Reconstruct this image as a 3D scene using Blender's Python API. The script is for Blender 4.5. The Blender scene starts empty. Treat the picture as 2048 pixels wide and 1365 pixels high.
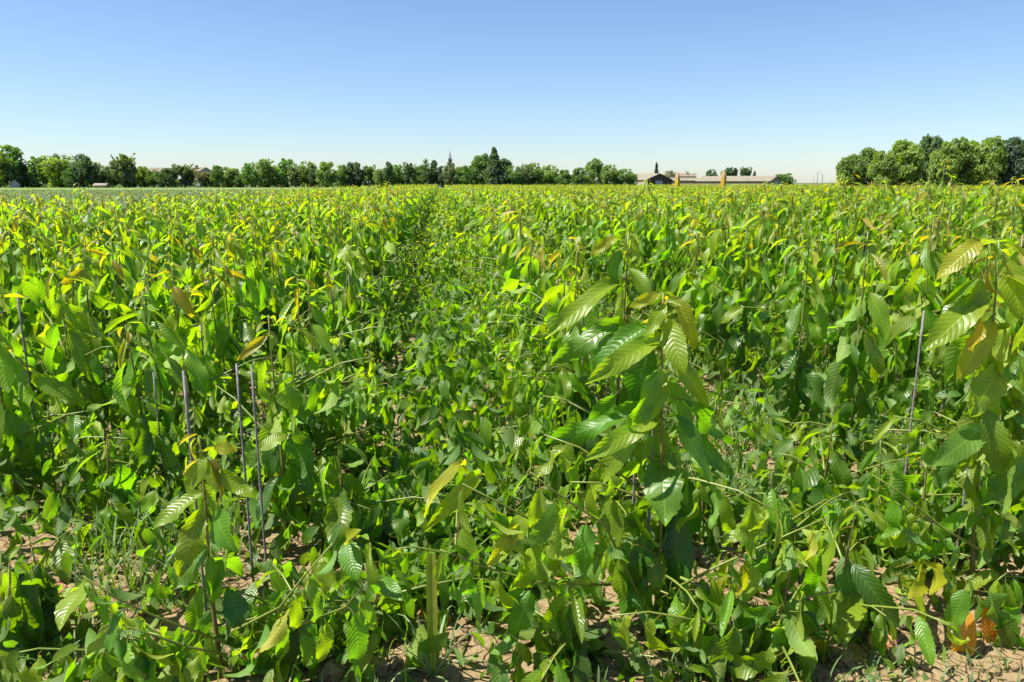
import bpy, math, random
import numpy as np
from mathutils import Vector, Matrix, Euler

S = bpy.context.scene
COL = S.collection
R = math.radians

# ---------------------------------------------------------------- camera, sky, sun, exposure
EYE = 1.5
FPX = 1500.0                      # focal length in pixels of the 2048 px wide photograph
YAW, PITCH = R(5.3), R(11.92)
cam_d = bpy.data.cameras.new('camera')
cam_d.sensor_width = 36.0
cam_d.lens = 36.0 * FPX / 2048.0
cam_d.clip_end = 6000.0
cam_d.clip_start = 0.05
cam = bpy.data.objects.new('camera', cam_d)
COL.objects.link(cam)
cam.location = (0, 0, EYE)
cam.rotation_euler = (R(90) - PITCH, 0, -YAW)
S.camera = cam

SUN_EL, SUN_AZ = R(60), R(-94)     # azimuth measured from +Y towards +X (negative: from the left)
world = bpy.data.worlds.new('World')
S.world = world
world.use_nodes = True
wn = world.node_tree.nodes
wl = world.node_tree.links
sky = wn.new('ShaderNodeTexSky')
sky.sky_type = 'NISHITA'
sky.sun_disc = False
sky.sun_elevation = SUN_EL
sky.sun_rotation = SUN_AZ
sky.altitude = 100
sky.air_density = 1.0
sky.dust_density = 0.3
sky.ozone_density = 5.0
bg = wn['Background']
bg.inputs['Strength'].default_value = 0.062
tint = wn.new('ShaderNodeMix'); tint.data_type = 'RGBA'; tint.blend_type = 'MULTIPLY'
tint.inputs[0].default_value = 1.0
tint.inputs[7].default_value = (1.0, 1.03, 1.09, 1.0)          # the clear blue of the day
wl.new(sky.outputs['Color'], tint.inputs[6])
wl.new(tint.outputs[2], bg.inputs['Color'])

sun_d = bpy.data.lights.new('sun', 'SUN')
sun_d.energy = 5.0
sun_d.angle = R(0.5)
sun_d.color = (1.0, 0.95, 0.86)
sun = bpy.data.objects.new('sun', sun_d)
COL.objects.link(sun)
sv = Vector((math.sin(SUN_AZ) * math.cos(SUN_EL), math.cos(SUN_AZ) * math.cos(SUN_EL), math.sin(SUN_EL)))
sun.rotation_euler = sv.to_track_quat('Z', 'Y').to_euler()

S.view_settings.view_transform = 'Standard'
S.view_settings.look = 'None'
S.view_settings.exposure = 1.25
S.view_settings.gamma = 1.0
S.view_settings.use_curve_mapping = False
S.render.engine = 'CYCLES'
S.cycles.max_bounces = 8
S.cycles.diffuse_bounces = 2
S.cycles.transmission_bounces = 4
S.cycles.glossy_bounces = 2
S.cycles.caustics_reflective = False
S.cycles.caustics_refractive = False

# pixel of the photograph -> place in the field
FWD = Vector((math.sin(YAW) * math.cos(PITCH), math.cos(YAW) * math.cos(PITCH), -math.sin(PITCH)))
RGT = Vector((math.cos(YAW), -math.sin(YAW), 0))
UPV = RGT.cross(FWD)
def ray(px, py):
    return FWD + RGT * ((px - 1024) / FPX) - UPV * ((py - 682.5) / FPX)
def at_y(px, py, y):
    d = ray(px, py)
    return Vector((0, 0, EYE)) + d * (y / d.y)
def at_x(px, py, x):
    d = ray(px, py)
    return Vector((0, 0, EYE)) + d * (x / d.x)

# ---------------------------------------------------------------- helpers
def tag(o, label=None, cat=None, group=None, kind=None):
    if label: o['label'] = label
    if cat: o['category'] = cat
    if group: o['group'] = group
    if kind: o['kind'] = kind
    return o

def mesh_np(name, V, F, mat=None, uv=None, col=None, smooth=False):
    me = bpy.data.meshes.new(name)
    me.from_pydata([tuple(v) for v in V], [], [tuple(f) for f in F])
    if smooth:
        me.polygons.foreach_set('use_smooth', [True] * len(me.polygons))
    if uv is not None:
        lay = me.uv_layers.new(name='UVMap')
        idx = np.empty(len(me.loops), dtype=np.int32)
        me.loops.foreach_get('vertex_index', idx)
        lay.data.foreach_set('uv', np.asarray(uv, dtype=np.float32)[idx].ravel())
    if col is not None:
        at = me.color_attributes.new('Col', 'FLOAT_COLOR', 'POINT')
        c = np.ones((len(V), 4), dtype=np.float32)
        c[:, :3] = np.asarray(col)
        at.data.foreach_set('color', c.ravel())
    if mat: me.materials.append(mat)
    return me

def tris_np(name, V, T, mat, uv=None, col=None, smooth=False):
    """fast path for big triangle soups"""
    V = np.asarray(V, dtype=np.float32); T = np.asarray(T, dtype=np.int32)
    me = bpy.data.meshes.new(name)
    me.vertices.add(len(V)); me.vertices.foreach_set('co', V.ravel())
    n = T.shape[1]
    me.loops.add(T.size); me.loops.foreach_set('vertex_index', T.ravel())
    me.polygons.add(len(T))
    me.polygons.foreach_set('loop_start', np.arange(0, T.size, n, dtype=np.int32))
    me.polygons.foreach_set('use_smooth', np.full(len(T), smooth))
    if uv is not None:
        lay = me.uv_layers.new(name='UVMap')
        lay.data.foreach_set('uv', np.asarray(uv, dtype=np.float32)[T.ravel()].ravel())
    if col is not None:
        at = me.color_attributes.new('Col', 'FLOAT_COLOR', 'POINT')
        c = np.ones((len(V), 4), dtype=np.float32); c[:, :3] = col
        at.data.foreach_set('color', c.ravel())
    me.materials.append(mat)
    me.update(calc_edges=True)
    me.validate()
    return me

def obj(name, me, parent=None, loc=None, color=None):
    o = bpy.data.objects.new(name, me)
    COL.objects.link(o)
    if parent: o.parent = parent
    if loc is not None: o.location = loc
    if color is not None: o.color = (*color, 1.0)
    return o

def empty(name, loc=(0, 0, 0), rz=0.0):
    o = bpy.data.objects.new(name, None)
    o.empty_display_size = 0.1
    COL.objects.link(o)
    o.location = loc
    o.rotation_euler = (0, 0, rz)
    return o

def tube(pts, radii, sides=6, cap=True):
    V, F = [], []
    n = len(pts)
    for i, p in enumerate(pts):
        a = pts[max(0, i - 1)]; b = pts[min(n - 1, i + 1)]
        t = (Vector(b) - Vector(a)).normalized()
        ref = Vector((1, 0, 0)) if abs(t.x) < 0.8 else Vector((0, 1, 0))
        u = t.cross(ref).normalized(); w = t.cross(u)
        for k in range(sides):
            an = 2 * math.pi * k / sides
            V.append(Vector(p) + (u * math.cos(an) + w * math.sin(an)) * radii[i])
    for i in range(n - 1):
        for k in range(sides):
            k2 = (k + 1) % sides
            F.append((i * sides + k, i * sides + k2, (i + 1) * sides + k2, (i + 1) * sides + k))
    if cap:
        F.append(tuple(range((n - 1) * sides, n * sides)))
        F.append(tuple(reversed(range(sides))))
    return V, F

def join(parts):
    V, F = [], []
    for v, f in parts:
        o = len(V); V += list(v); F += [tuple(i + o for i in q) for q in f]
    return V, F

def box(x0, x1, y0, y1, z0, z1):
    V = [(x0, y0, z0), (x1, y0, z0), (x1, y1, z0), (x0, y1, z0), (x0, y0, z1), (x1, y0, z1), (x1, y1, z1), (x0, y1, z1)]
    F = [(0, 3, 2, 1), (4, 5, 6, 7), (0, 1, 5, 4), (1, 2, 6, 5), (2, 3, 7, 6), (3, 0, 4, 7)]
    return V, F

# ---------------------------------------------------------------- materials
def new_mat(name):
    m = bpy.data.materials.new(name); m.use_nodes = True
    nt = m.node_tree; nt.nodes.clear()
    out = nt.nodes.new('ShaderNodeOutputMaterial')
    return m, nt, nt.nodes, nt.links, out

def math_n(nt, op, a, b=None, clamp=False):
    n = nt.nodes.new('ShaderNodeMath'); n.operation = op; n.use_clamp = clamp
    for i, x in enumerate((a, b)):
        if x is None: continue
        if isinstance(x, (int, float)): n.inputs[i].default_value = x
        else: nt.links.new(x, n.inputs[i])
    return n.outputs[0]

def mix_c(nt, fac, a, b, mode='MIX'):
    n = nt.nodes.new('ShaderNodeMix'); n.data_type = 'RGBA'; n.blend_type = mode
    for i, x in ((0, fac), (6, a), (7, b)):
        if isinstance(x, (int, float)): n.inputs[i].default_value = x
        elif isinstance(x, tuple): n.inputs[i].default_value = (*x, 1.0)
        else: nt.links.new(x, n.inputs[i])
    return n.outputs[2]

def leaf_material(name, source, veins=True, rough=0.38, trans=0.45, spec=0.5, bump=0.32):
    m, nt, N, L, out = new_mat(name)
    if source == 'object':
        c = N.new('ShaderNodeObjectInfo').outputs['Color']
    else:
        a = N.new('ShaderNodeAttribute'); a.attribute_name = 'Col'; c = a.outputs['Color']
    geo = N.new('ShaderNodeNewGeometry')
    tex = N.new('ShaderNodeTexCoord')
    noise = N.new('ShaderNodeTexNoise'); noise.inputs['Scale'].default_value = 3.0 if source == 'object' else 25.0
    noise.inputs['Detail'].default_value = 3
    L.new(tex.outputs['Object'], noise.inputs['Vector'])
    nv = math_n(nt, 'MULTIPLY_ADD', noise.outputs['Fac'], 0.7); nt.nodes[-1].inputs[2].default_value = 0.65
    base = mix_c(nt, 1.0, c, nv, 'MULTIPLY')
    normal = None
    if veins:
        uv = N.new('ShaderNodeSeparateXYZ'); L.new(tex.outputs['UV'], uv.inputs[0])
        u = math_n(nt, 'ABSOLUTE', math_n(nt, 'MULTIPLY', math_n(nt, 'SUBTRACT', uv.outputs[0], 0.5), 2.0))
        ph = math_n(nt, 'SUBTRACT', uv.outputs[1], math_n(nt, 'MULTIPLY', math_n(nt, 'POWER', u, 1.3), 0.17))
        s = math_n(nt, 'ABSOLUTE', math_n(nt, 'SINE', math_n(nt, 'MULTIPLY', ph, math.pi * 12.0)))
        height = math_n(nt, 'POWER', s, 0.6)                       # puffed between the side veins
        vein = math_n(nt, 'SUBTRACT', 1.0, math_n(nt, 'MULTIPLY', s, 5.0), True)
        rib = math_n(nt, 'SUBTRACT', 1.0, math_n(nt, 'MULTIPLY', u, 14.0), True)
        stalk = math_n(nt, 'LESS_THAN', uv.outputs[1], 0.0)
        vm = math_n(nt, 'MAXIMUM', math_n(nt, 'MULTIPLY', vein, 0.16), math_n(nt, 'MULTIPLY', rib, 0.8))
        paler = mix_c(nt, 1.0, mix_c(nt, 1.0, base, (1.5, 1.4, 1.6), 'MULTIPLY'), (0.03, 0.03, 0.008), 'ADD')
        base = mix_c(nt, vm, base, paler)
        base = mix_c(nt, stalk, base, (0.20, 0.17, 0.05))
        hh = math_n(nt, 'SUBTRACT', height, math_n(nt, 'MULTIPLY', rib, 0.6))
        hh = math_n(nt, 'ADD', hh, math_n(nt, 'MULTIPLY', noise.outputs['Fac'], 0.5))
        b = N.new('ShaderNodeBump'); b.inputs['Strength'].default_value = bump
        b.inputs['Distance'].default_value = 0.0035
        L.new(hh, b.inputs['Height']); normal = b.outputs['Normal']
    if veins:
        oi = N.new('ShaderNodeObjectInfo')
        off = N.new('ShaderNodeVectorMath'); off.operation = 'SCALE'; off.inputs[3].default_value = 40.0
        cmb = N.new('ShaderNodeCombineXYZ'); L.new(oi.outputs['Random'], cmb.inputs[0]); L.new(oi.outputs['Random'], cmb.inputs[2])
        L.new(cmb.outputs[0], off.inputs[0])
        ad = N.new('ShaderNodeVectorMath'); ad.operation = 'ADD'; L.new(tex.outputs['Object'], ad.inputs[0]); L.new(off.outputs[0], ad.inputs[1])
        L.new(ad.outputs[0], noise.inputs['Vector'])
        n5 = N.new('ShaderNodeTexNoise'); n5.inputs['Scale'].default_value = 16.0; n5.inputs['Detail'].default_value = 2
        L.new(ad.outputs[0], n5.inputs['Vector'])
        speck = math_n(nt, 'MULTIPLY', math_n(nt, 'MULTIPLY', math_n(nt, 'SUBTRACT', n5.outputs['Fac'], 0.71), 18.0, True), math_n(nt, 'GREATER_THAN', oi.outputs['Random'], 0.45))
        base = mix_c(nt, speck, base, (0.16, 0.09, 0.03))
    under = mix_c(nt, 1.0, mix_c(nt, 1.0, base, (1.35, 1.25, 2.0), 'MULTIPLY'), (0.02, 0.025, 0.015), 'ADD')
    refl = mix_c(nt, geo.outputs['Backfacing'], base, under)
    p = N.new('ShaderNodeBsdfPrincipled')
    L.new(refl, p.inputs['Base Color'])
    rr = math_n(nt, 'ADD', math_n(nt, 'MULTIPLY', geo.outputs['Backfacing'], 0.25), rough)
    rr = math_n(nt, 'ADD', rr, math_n(nt, 'MULTIPLY', math_n(nt, 'SUBTRACT', noise.outputs['Fac'], 0.5), 0.45))
    L.new(rr, p.inputs['Roughness'])
    p.inputs['Specular IOR Level'].default_value = spec
    t = N.new('ShaderNodeBsdfTranslucent')
    tc = mix_c(nt, 1.0, mix_c(nt, 1.0, base, (3.6, 3.65, 0.33), 'MULTIPLY'), (0.0, 0.0, 0.0), 'ADD')
    L.new(tc, t.inputs['Color'])
    if normal:
        L.new(normal, p.inputs['Normal']); L.new(normal, t.inputs['Normal'])
    mx = N.new('ShaderNodeMixShader'); mx.inputs[0].default_value = trans
    L.new(p.outputs[0], mx.inputs[1]); L.new(t.outputs[0], mx.inputs[2])
    L.new(mx.outputs[0], out.inputs['Surface'])
    return m

def plain(name, col, rough=0.7, noise_scale=8.0, amount=0.35, bump=0.0, spec=0.3, metallic=0.0, col2=None):
    m, nt, N, L, out = new_mat(name)
    tex = N.new('ShaderNodeTexCoord')
    n = N.new('ShaderNodeTexNoise'); n.inputs['Scale'].default_value = noise_scale; n.inputs['Detail'].default_value = 6
    L.new(tex.outputs['Object'], n.inputs['Vector'])
    lo = tuple(c * (1 - amount) for c in col); hi = tuple(min(1, c * (1 + amount)) for c in (col2 or col))
    ramp = N.new('ShaderNodeMapRange'); ramp.inputs[1].default_value = 0.3; ramp.inputs[2].default_value = 0.7
    L.new(n.outputs['Fac'], ramp.inputs[0])
    c = mix_c(nt, ramp.outputs[0], lo, hi)
    p = N.new('ShaderNodeBsdfPrincipled'); L.new(c, p.inputs['Base Color'])
    p.inputs['Roughness'].default_value = rough; p.inputs['Specular IOR Level'].default_value = spec
    p.inputs['Metallic'].default_value = metallic
    if bump:
        b = N.new('ShaderNodeBump'); b.inputs['Strength'].default_value = bump; b.inputs['Distance'].default_value = 0.02
        L.new(n.outputs['Fac'], b.inputs['Height']); L.new(b.outputs[0], p.inputs['Normal'])
    L.new(p.outputs[0], out.inputs['Surface'])
    return m

M_LEAF = leaf_material('leaf_green', 'object')
M_LEAFV = leaf_material('leaf_green_mass', 'vertex', rough=0.42)
M_TREE = leaf_material('tree_foliage', 'object', veins=False, rough=0.55, trans=0.38, spec=0.25)
M_GRASS = leaf_material('grass_blades', 'vertex', veins=False, rough=0.35, trans=0.3)
M_DRY = leaf_material('dry_litter', 'vertex', veins=False, rough=0.7, trans=0.15, spec=0.2)

def stem_material():
    m, nt, N, L, out = new_mat('stem_bark')
    c = N.new('ShaderNodeObjectInfo').outputs['Color']
    tex = N.new('ShaderNodeTexCoord')
    mp = N.new('ShaderNodeMapping'); mp.inputs['Scale'].default_value = (40, 40, 120)
    L.new(tex.outputs['Object'], mp.inputs[0])
    n = N.new('ShaderNodeTexNoise'); n.inputs['Scale'].default_value = 1.0; L.new(mp.outputs[0], n.inputs['Vector'])
    z = N.new('ShaderNodeSeparateXYZ'); L.new(tex.outputs['Object'], z.inputs[0])
    f = N.new('ShaderNodeMapRange'); f.inputs[1].default_value = 0.05; f.inputs[2].default_value = 0.5
    L.new(z.outputs[2], f.inputs[0])
    low = mix_c(nt, n.outputs['Fac'], (0.10, 0.065, 0.035), (0.22, 0.15, 0.085))
    c2 = mix_c(nt, f.outputs[0], low, c)
    p = N.new('ShaderNodeBsdfPrincipled'); L.new(c2, p.inputs['Base Color'])
    p.inputs['Roughness'].default_value = 0.45
    L.new(p.outputs[0], out.inputs['Surface'])
    return m
M_STEM = stem_material()
def shoot_material():
    m, nt, N, L, out = new_mat('green_shoot')
    c = N.new('ShaderNodeObjectInfo').outputs['Color']
    p = N.new('ShaderNodeBsdfPrincipled'); L.new(c, p.inputs['Base Color']); p.inputs['Roughness'].default_value = 0.45
    L.new(p.outputs[0], out.inputs['Surface'])
    return m
M_SHOOT = shoot_material()
M_STAKE = plain('weathered_cane', (0.17, 0.16, 0.155), 0.6, 30, 0.3, 0.3)
M_BARK = plain('tree_bark', (0.09, 0.065, 0.045), 0.9, 4, 0.4, 0.5)
M_STONE = plain('red_stone', (0.42, 0.19, 0.10), 0.85, 14, 0.35, 0.6)

def soil_material():
    m, nt, N, L, out = new_mat('dry_clay_soil')
    tex = N.new('ShaderNodeTexCoord')
    n1 = N.new('ShaderNodeTexNoise'); n1.inputs['Scale'].default_value = 2.2; n1.inputs['Detail'].default_value = 8
    n2 = N.new('ShaderNodeTexNoise'); n2.inputs['Scale'].default_value = 45; n2.inputs['Detail'].default_value = 6
    vo = N.new('ShaderNodeTexVoronoi'); vo.feature = 'DISTANCE_TO_EDGE'; vo.inputs['Scale'].default_value = 11
    for n in (n1, n2): L.new(tex.outputs['Object'], n.inputs['Vector'])
    wp = N.new('ShaderNodeVectorMath'); wp.operation = 'ADD'
    sc = N.new('ShaderNodeVectorMath'); sc.operation = 'SCALE'; sc.inputs[3].default_value = 0.09
    n3 = N.new('ShaderNodeTexNoise'); n3.inputs['Scale'].default_value = 7; L.new(tex.outputs['Object'], n3.inputs['Vector'])
    L.new(n3.outputs['Color'], sc.inputs[0]); L.new(tex.outputs['Object'], wp.inputs[0]); L.new(sc.outputs[0], wp.inputs[1])
    L.new(wp.outputs[0], vo.inputs['Vector'])
    crack = math_n(nt, 'MULTIPLY', vo.outputs['Distance'], 22.0, True)
    c = mix_c(nt, n1.outputs['Fac'], (0.165, 0.112, 0.052), (0.25, 0.19, 0.10))
    c = mix_c(nt, math_n(nt, 'MULTIPLY', n2.outputs['Fac'], 0.35), c, (0.30, 0.20, 0.12))
    c = mix_c(nt, math_n(nt, 'MULTIPLY', math_n(nt, 'SUBTRACT', 1.0, crack), 0.6), c, (0.15, 0.09, 0.055))
    p = N.new('ShaderNodeBsdfPrincipled'); L.new(c, p.inputs['Base Color'])
    p.inputs['Roughness'].default_value = 0.9; p.inputs['Specular IOR Level'].default_value = 0.15
    b = N.new('ShaderNodeBump'); b.inputs['Strength'].default_value = 0.7; b.inputs['Distance'].default_value = 0.02
    h = math_n(nt, 'ADD', crack, math_n(nt, 'MULTIPLY', n2.outputs['Fac'], 1.2))
    L.new(h, b.inputs['Height']); L.new(b.outputs[0], p.inputs['Normal'])
    L.new(p.outputs[0], out.inputs['Surface'])
    return m
M_SOIL = soil_material()
M_MEADOW = plain('meadow_green', (0.07, 0.10, 0.028), 0.9, 0.06, 0.3)
M_CROP = plain('crop_ground', (0.065, 0.08, 0.04), 0.9, 0.5, 0.25)
M_STRIP = plain('bright_grass', (0.12, 0.18, 0.03), 0.9, 0.2, 0.2)

# ---------------------------------------------------------------- ground
def sheet(name, x0, x1, y0, y1, z, mat):
    me = mesh_np(name, [(x0, y0, z), (x1, y0, z), (x1, y1, z), (x0, y1, z)], [(0, 1, 2, 3)], mat)
    return tag(obj(name, me), kind='structure')

sheet('ground', -3500, 3500, -500, 5000, -0.05, M_SOIL)
sheet('meadow', -3400, 3400, 118, 4900, -0.03, M_MEADOW)
sheet('crop_field', -260, -7.4, 2, 168, -0.035, M_CROP)
sheet('grass_strip', -300, -8.0, 168, 246, -0.02, M_STRIP)

rng = np.random.default_rng(7)
def value_noise(x, y, seed):
    g = np.random.default_rng(seed).random((128, 128))
    xi = np.floor(x).astype(int); yi = np.floor(y).astype(int)
    fx = x - xi; fy = y - yi
    fx = fx * fx * (3 - 2 * fx); fy = fy * fy * (3 - 2 * fy)
    a = g[yi % 128, xi % 128]; b = g[yi % 128, (xi + 1) % 128]
    c = g[(yi + 1) % 128, xi % 128]; d = g[(yi + 1) % 128, (xi + 1) % 128]
    return (a * (1 - fx) + b * fx) * (1 - fy) + (c * (1 - fx) + d * fx) * fy

def soil_h(x, y):
    x = np.asarray(x, float); y = np.asarray(y, float)
    h = 0.05 * value_noise(x * 2.2 + 40, y * 2.2 + 40, 1) + 0.03 * value_noise(x * 6 + 60, y * 6, 2)
    h += 0.022 * np.maximum(0, value_noise(x * 15 + 90, y * 15, 3) - 0.45) * 2
    return h * 0.9 - 0.02
def build_soil():
    xs = np.arange(-5.0, 6.2, 0.036); ys = np.arange(1.0, 8.0, 0.036)
    X, Y = np.meshgrid(xs, ys)
    Z = soil_h(X, Y)
    edge = np.minimum.reduce([X - xs[0], xs[-1] - X, Y - ys[0], ys[-1] - Y])
    Z = np.where(edge < 0.05, -0.06, Z)
    V = np.stack([X.ravel(), Y.ravel(), Z.ravel()], 1)
    ny, nx = X.shape
    i = (np.arange(ny - 1)[:, None] * nx + np.arange(nx - 1)[None, :]).ravel()
    T = np.stack([i, i + 1, i + nx + 1, i + nx], 1)
    tag(obj('soil', tris_np('soil', V, T, M_SOIL, smooth=True)), kind='structure')
build_soil()

# ---------------------------------------------------------------- buildings and far things
M_ROOF = plain('fibre_cement_roof', (0.19, 0.165, 0.12), 0.8, 0.4, 0.2)
M_TILE = plain('clay_tile_roof', (0.17, 0.14, 0.10), 0.85, 0.5, 0.2)
M_RENDER = plain('cream_render', (0.32, 0.28, 0.21), 0.9, 0.3, 0.12)
M_SHADE_BROWN = plain('shaded_brown', (0.075, 0.055, 0.045), 0.9, 0.8, 0.2)  # the shade on the barn gable is put into this dark colour
M_TAN = plain('tan_cladding', (0.27, 0.23, 0.14), 0.9, 0.6, 0.15)
M_GLASS = plain('window_pane', (0.03, 0.035, 0.04), 0.15, 1, 0.1, spec=0.6)
M_WHITE = plain('white_sheet', (0.34, 0.33, 0.29), 0.6, 1.0, 0.08)
M_METAL = plain('grey_metal', (0.30, 0.31, 0.33), 0.45, 2, 0.1, metallic=0.6)
M_SLATE = plain('spire_slate', (0.20, 0.21, 0.26), 0.7, 1, 0.15)

def gable_house(name, base, rz, w, l, eave, ridge, wallm, roofm, label, cat, gable_mat=None, windows=0, door=False, chimney=False):
    """gable end at local y=0 facing -y, ridge running to +y"""
    r = empty(name, base, rz)
    tag(r, label, cat)
    hw = w / 2
    V = [(-hw, 0, 0), (hw, 0, 0), (hw, l, 0), (-hw, l, 0), (-hw, 0, eave), (hw, 0, eave), (hw, l, eave), (-hw, l, eave)]
    F = [(1, 2, 6, 5), (3, 0, 4, 7)]
    obj('wall', mesh_np('wall', V, F, wallm), r)
    for yy, order in ((0, 1), (l, -1)):
        g = [(-hw, yy, 0), (hw, yy, 0), (hw, yy, eave), (0, yy, ridge), (-hw, yy, eave)]
        obj('gable_wall', mesh_np('gable_wall', g, [tuple(range(5))[::order]], gable_mat or wallm), r)
    ov, th = 0.35, 0.18
    sl = (ridge - eave) / hw
    for s in (-1, 1):
        xe = s * (hw + ov); ze = eave - sl * ov
        Vr = []
        for y in (-ov, l + ov):
            Vr += [(0.0, y, ridge + 0.02), (xe, y, ze + 0.02), (xe, y, ze + th), (0.0, y, ridge + th)]
        Fr = [(0, 1, 2, 3), (7, 6, 5, 4), (0, 4, 5, 1), (1, 5, 6, 2), (2, 6, 7, 3), (3, 7, 4, 0)]
        rf = obj('roof', mesh_np('roof', Vr, Fr, roofm), r)
    if chimney:
        obj('chimney', mesh_np('chimney', *box(-hw * .5 - .4, -hw * .5 + .4, l * .3, l * .3 + .8, eave, ridge + .9), M_TILE), r)
    for k in range(windows):
        x = -hw + w * (k + 1) / (windows + 1)
        wn_ = obj('window', mesh_np('window', *box(x - .7, x + .7, -.06, -.002, eave * .45, eave * .8), M_WHITE), r)
        obj('pane', mesh_np('pane', *box(x - .55, x + .55, -.075, -.062, eave * .48, eave * .77), M_GLASS), wn_)
    if door:
        obj('door', mesh_np('door', *box(-1.8, 1.8, -.08, -.002, 0, eave * .9), M_METAL), r)
    return r

def ground_at(px, y, z=-0.03):
    p = at_y(px, 366, y); return (p.x, y, z)
def hgt(py, y):            # world height seen at picture row py from distance y
    return EYE + (366 - py) * y / FPX

D = 300.0
# barns: the ridge runs away to the left, the gable looks to the right
gable_house('barn', ground_at(1318, D), R(24), 13.5, 22, hgt(360.5, D), hgt(348.5, D), M_RENDER, M_ROOF,
            'long low barn with shaded brown gable under the pointed conifer', 'barn', M_SHADE_BROWN, door=True)
gable_house('barn', ground_at(1420, D + 10), R(58), 15, 26, hgt(362, D), hgt(356.5, D), M_TAN, M_ROOF,
            'low pale-roofed barn between the two yellow pointed covers', 'barn', M_TAN, door=True)
gable_house('barn', ground_at(1552, D - 10), R(48), 15, 30, hgt(363, D), hgt(353.5, D), M_TAN, M_ROOF,
            'long pale-roofed barn with tan gable beside the round green tree', 'barn', M_TAN, door=True)
gable_house('farmhouse', ground_at(1390, 380), R(75), 14, 12, hgt(354, 380), hgt(348, 380), M_RENDER, M_TILE,
            'farmhouse with a low tan tiled roof behind the middle barn', 'house', None, 2, chimney=True)
gable_house('house', ground_at(345, 330), R(82), 10, 16, hgt(346, 330), hgt(339, 330), M_RENDER, M_TILE,
            'long cream house roof showing above the trees near the feathery tree', 'house', None, 2)
gable_house('house', ground_at(413, 320), R(70), 8, 7, hgt(345, 320), hgt(338, 320), M_WHITE, M_TILE,
            'pale house with tiled roof and chimney seen through the feathery trees', 'house', None, 2, chimney=True)
gable_house('house', ground_at(215, 340), R(80), 8, 9, hgt(345, 340), hgt(337.5, 340), M_RENDER, M_TILE,
            'small house with pale tiled roof just behind the dark squat tree', 'house', None, 1)
gable_house('hut', ground_at(29, 251), R(20), 2.6, 3, 1.0, hgt(361, 251), M_METAL, M_METAL,
            'small grey hut under the tallest tree at the grass strip', 'hut')
gable_house('shelter', ground_at(214, 246), R(84), 2.2, 3.6, 0.7, 1.2, M_RENDER, M_ROOF,
            'low white shelter under the dark squat tree', 'shelter')

def church():
    y = 520.0
    r = empty('church', ground_at(901, y)); tag(r, 'slender grey church spire rising above the trees', 'church')
    bt = hgt(321, y); tp = hgt(303, y)
    obj('tower', mesh_np('tower', *box(-1.25, 1.25, -1.25, 1.25, 0, bt), M_RENDER), r)
    V = [(-1.35, -1.35, bt + .01), (1.35, -1.35, bt + .01), (1.35, 1.35, bt + .01), (-1.35, 1.35, bt + .01),
         (-.5, -.5, bt + 2.4), (.5, -.5, bt + 2.4), (.5, .5, bt + 2.4), (-.5, .5, bt + 2.4), (0, 0, tp)]
    F = [(3, 2, 1, 0)] + [(k, (k + 1) % 4, 4 + (k + 1) % 4, 4 + k) for k in range(4)] + [(4 + k, 4 + (k + 1) % 4, 8) for k in range(4)]
    obj('spire', mesh_np('spire', V, F, M_SLATE), r)
    for s in (-.55, .55):
        obj('belfry_opening', mesh_np('belfry_opening', *box(s - .3, s + .3, -1.27, -1.252, bt - 2.4, bt - .5), M_SHADE_BROWN), r)
    obj('cross', mesh_np('cross', *join([box(-.06, .06, -.06, .06, tp - .05, tp + 1.2), box(-.35, .35, -.05, .05, tp + .7, tp + .82)]), M_METAL), r)
church()

M_YEL = plain('yellow_canvas', (0.50, 0.36, 0.02), 0.8, 3, 0.15)
M_ORG = plain('ochre_canvas', (0.36, 0.25, 0.11), 0.85, 3, 0.2)
def cover(px, top, wpx, label, y=62.0, low=M_YEL, high=M_ORG):
    """a tied-down pointed cover on a pole, its skirt of another cloth"""
    p = at_y(px, 366, y); r = empty('pointed_cover', (p.x, y, -0.03)); tag(r, label, 'cover', 'yellow pointed covers')
    h = hgt(top, y); w = wpx * y / FPX / 2
    def ring(prof):
        V, F, n = [], [], 14
        for i, (z, rr) in enumerate(prof):
            for k in range(n):
                a = 2 * math.pi * k / n
                q = rr * (1 + .1 * math.cos(7 * a))
                V.append((q * math.cos(a), q * math.sin(a), z))
        for i in range(len(prof) - 1):
            for k in range(n):
                F.append((i * n + k, i * n + (k + 1) % n, (i + 1) * n + (k + 1) % n, (i + 1) * n + k))
        F.append(tuple(range((len(prof) - 1) * n, len(prof) * n)))
        return V, F
    obj('skirt', mesh_np('skirt', *ring([(0.5, w * .8), (h - .72, w * 1.0), (h - .55, w * .98)]), low), r)
    obj('hood', mesh_np('hood', *ring([(h - .56, w * 1.03), (h - .3, w * .86), (h - .12, w * .52), (h - .03, w * .3), (h, w * .12)]), high), r)
    obj('pole', mesh_np('pole', *tube([(0, 0, 0), (0, 0, .6)], [.03, .03]), M_STAKE), r)
cover(1355, 345, 9.5, 'yellow pointed cover beside the dark barn gable')
cover(1447, 342, 10.5, 'ochre pointed cover in front of the umbrella shaped tree', low=plain('amber_canvas', (0.45, 0.28, 0.03), 0.8, 3, 0.2))

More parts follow.
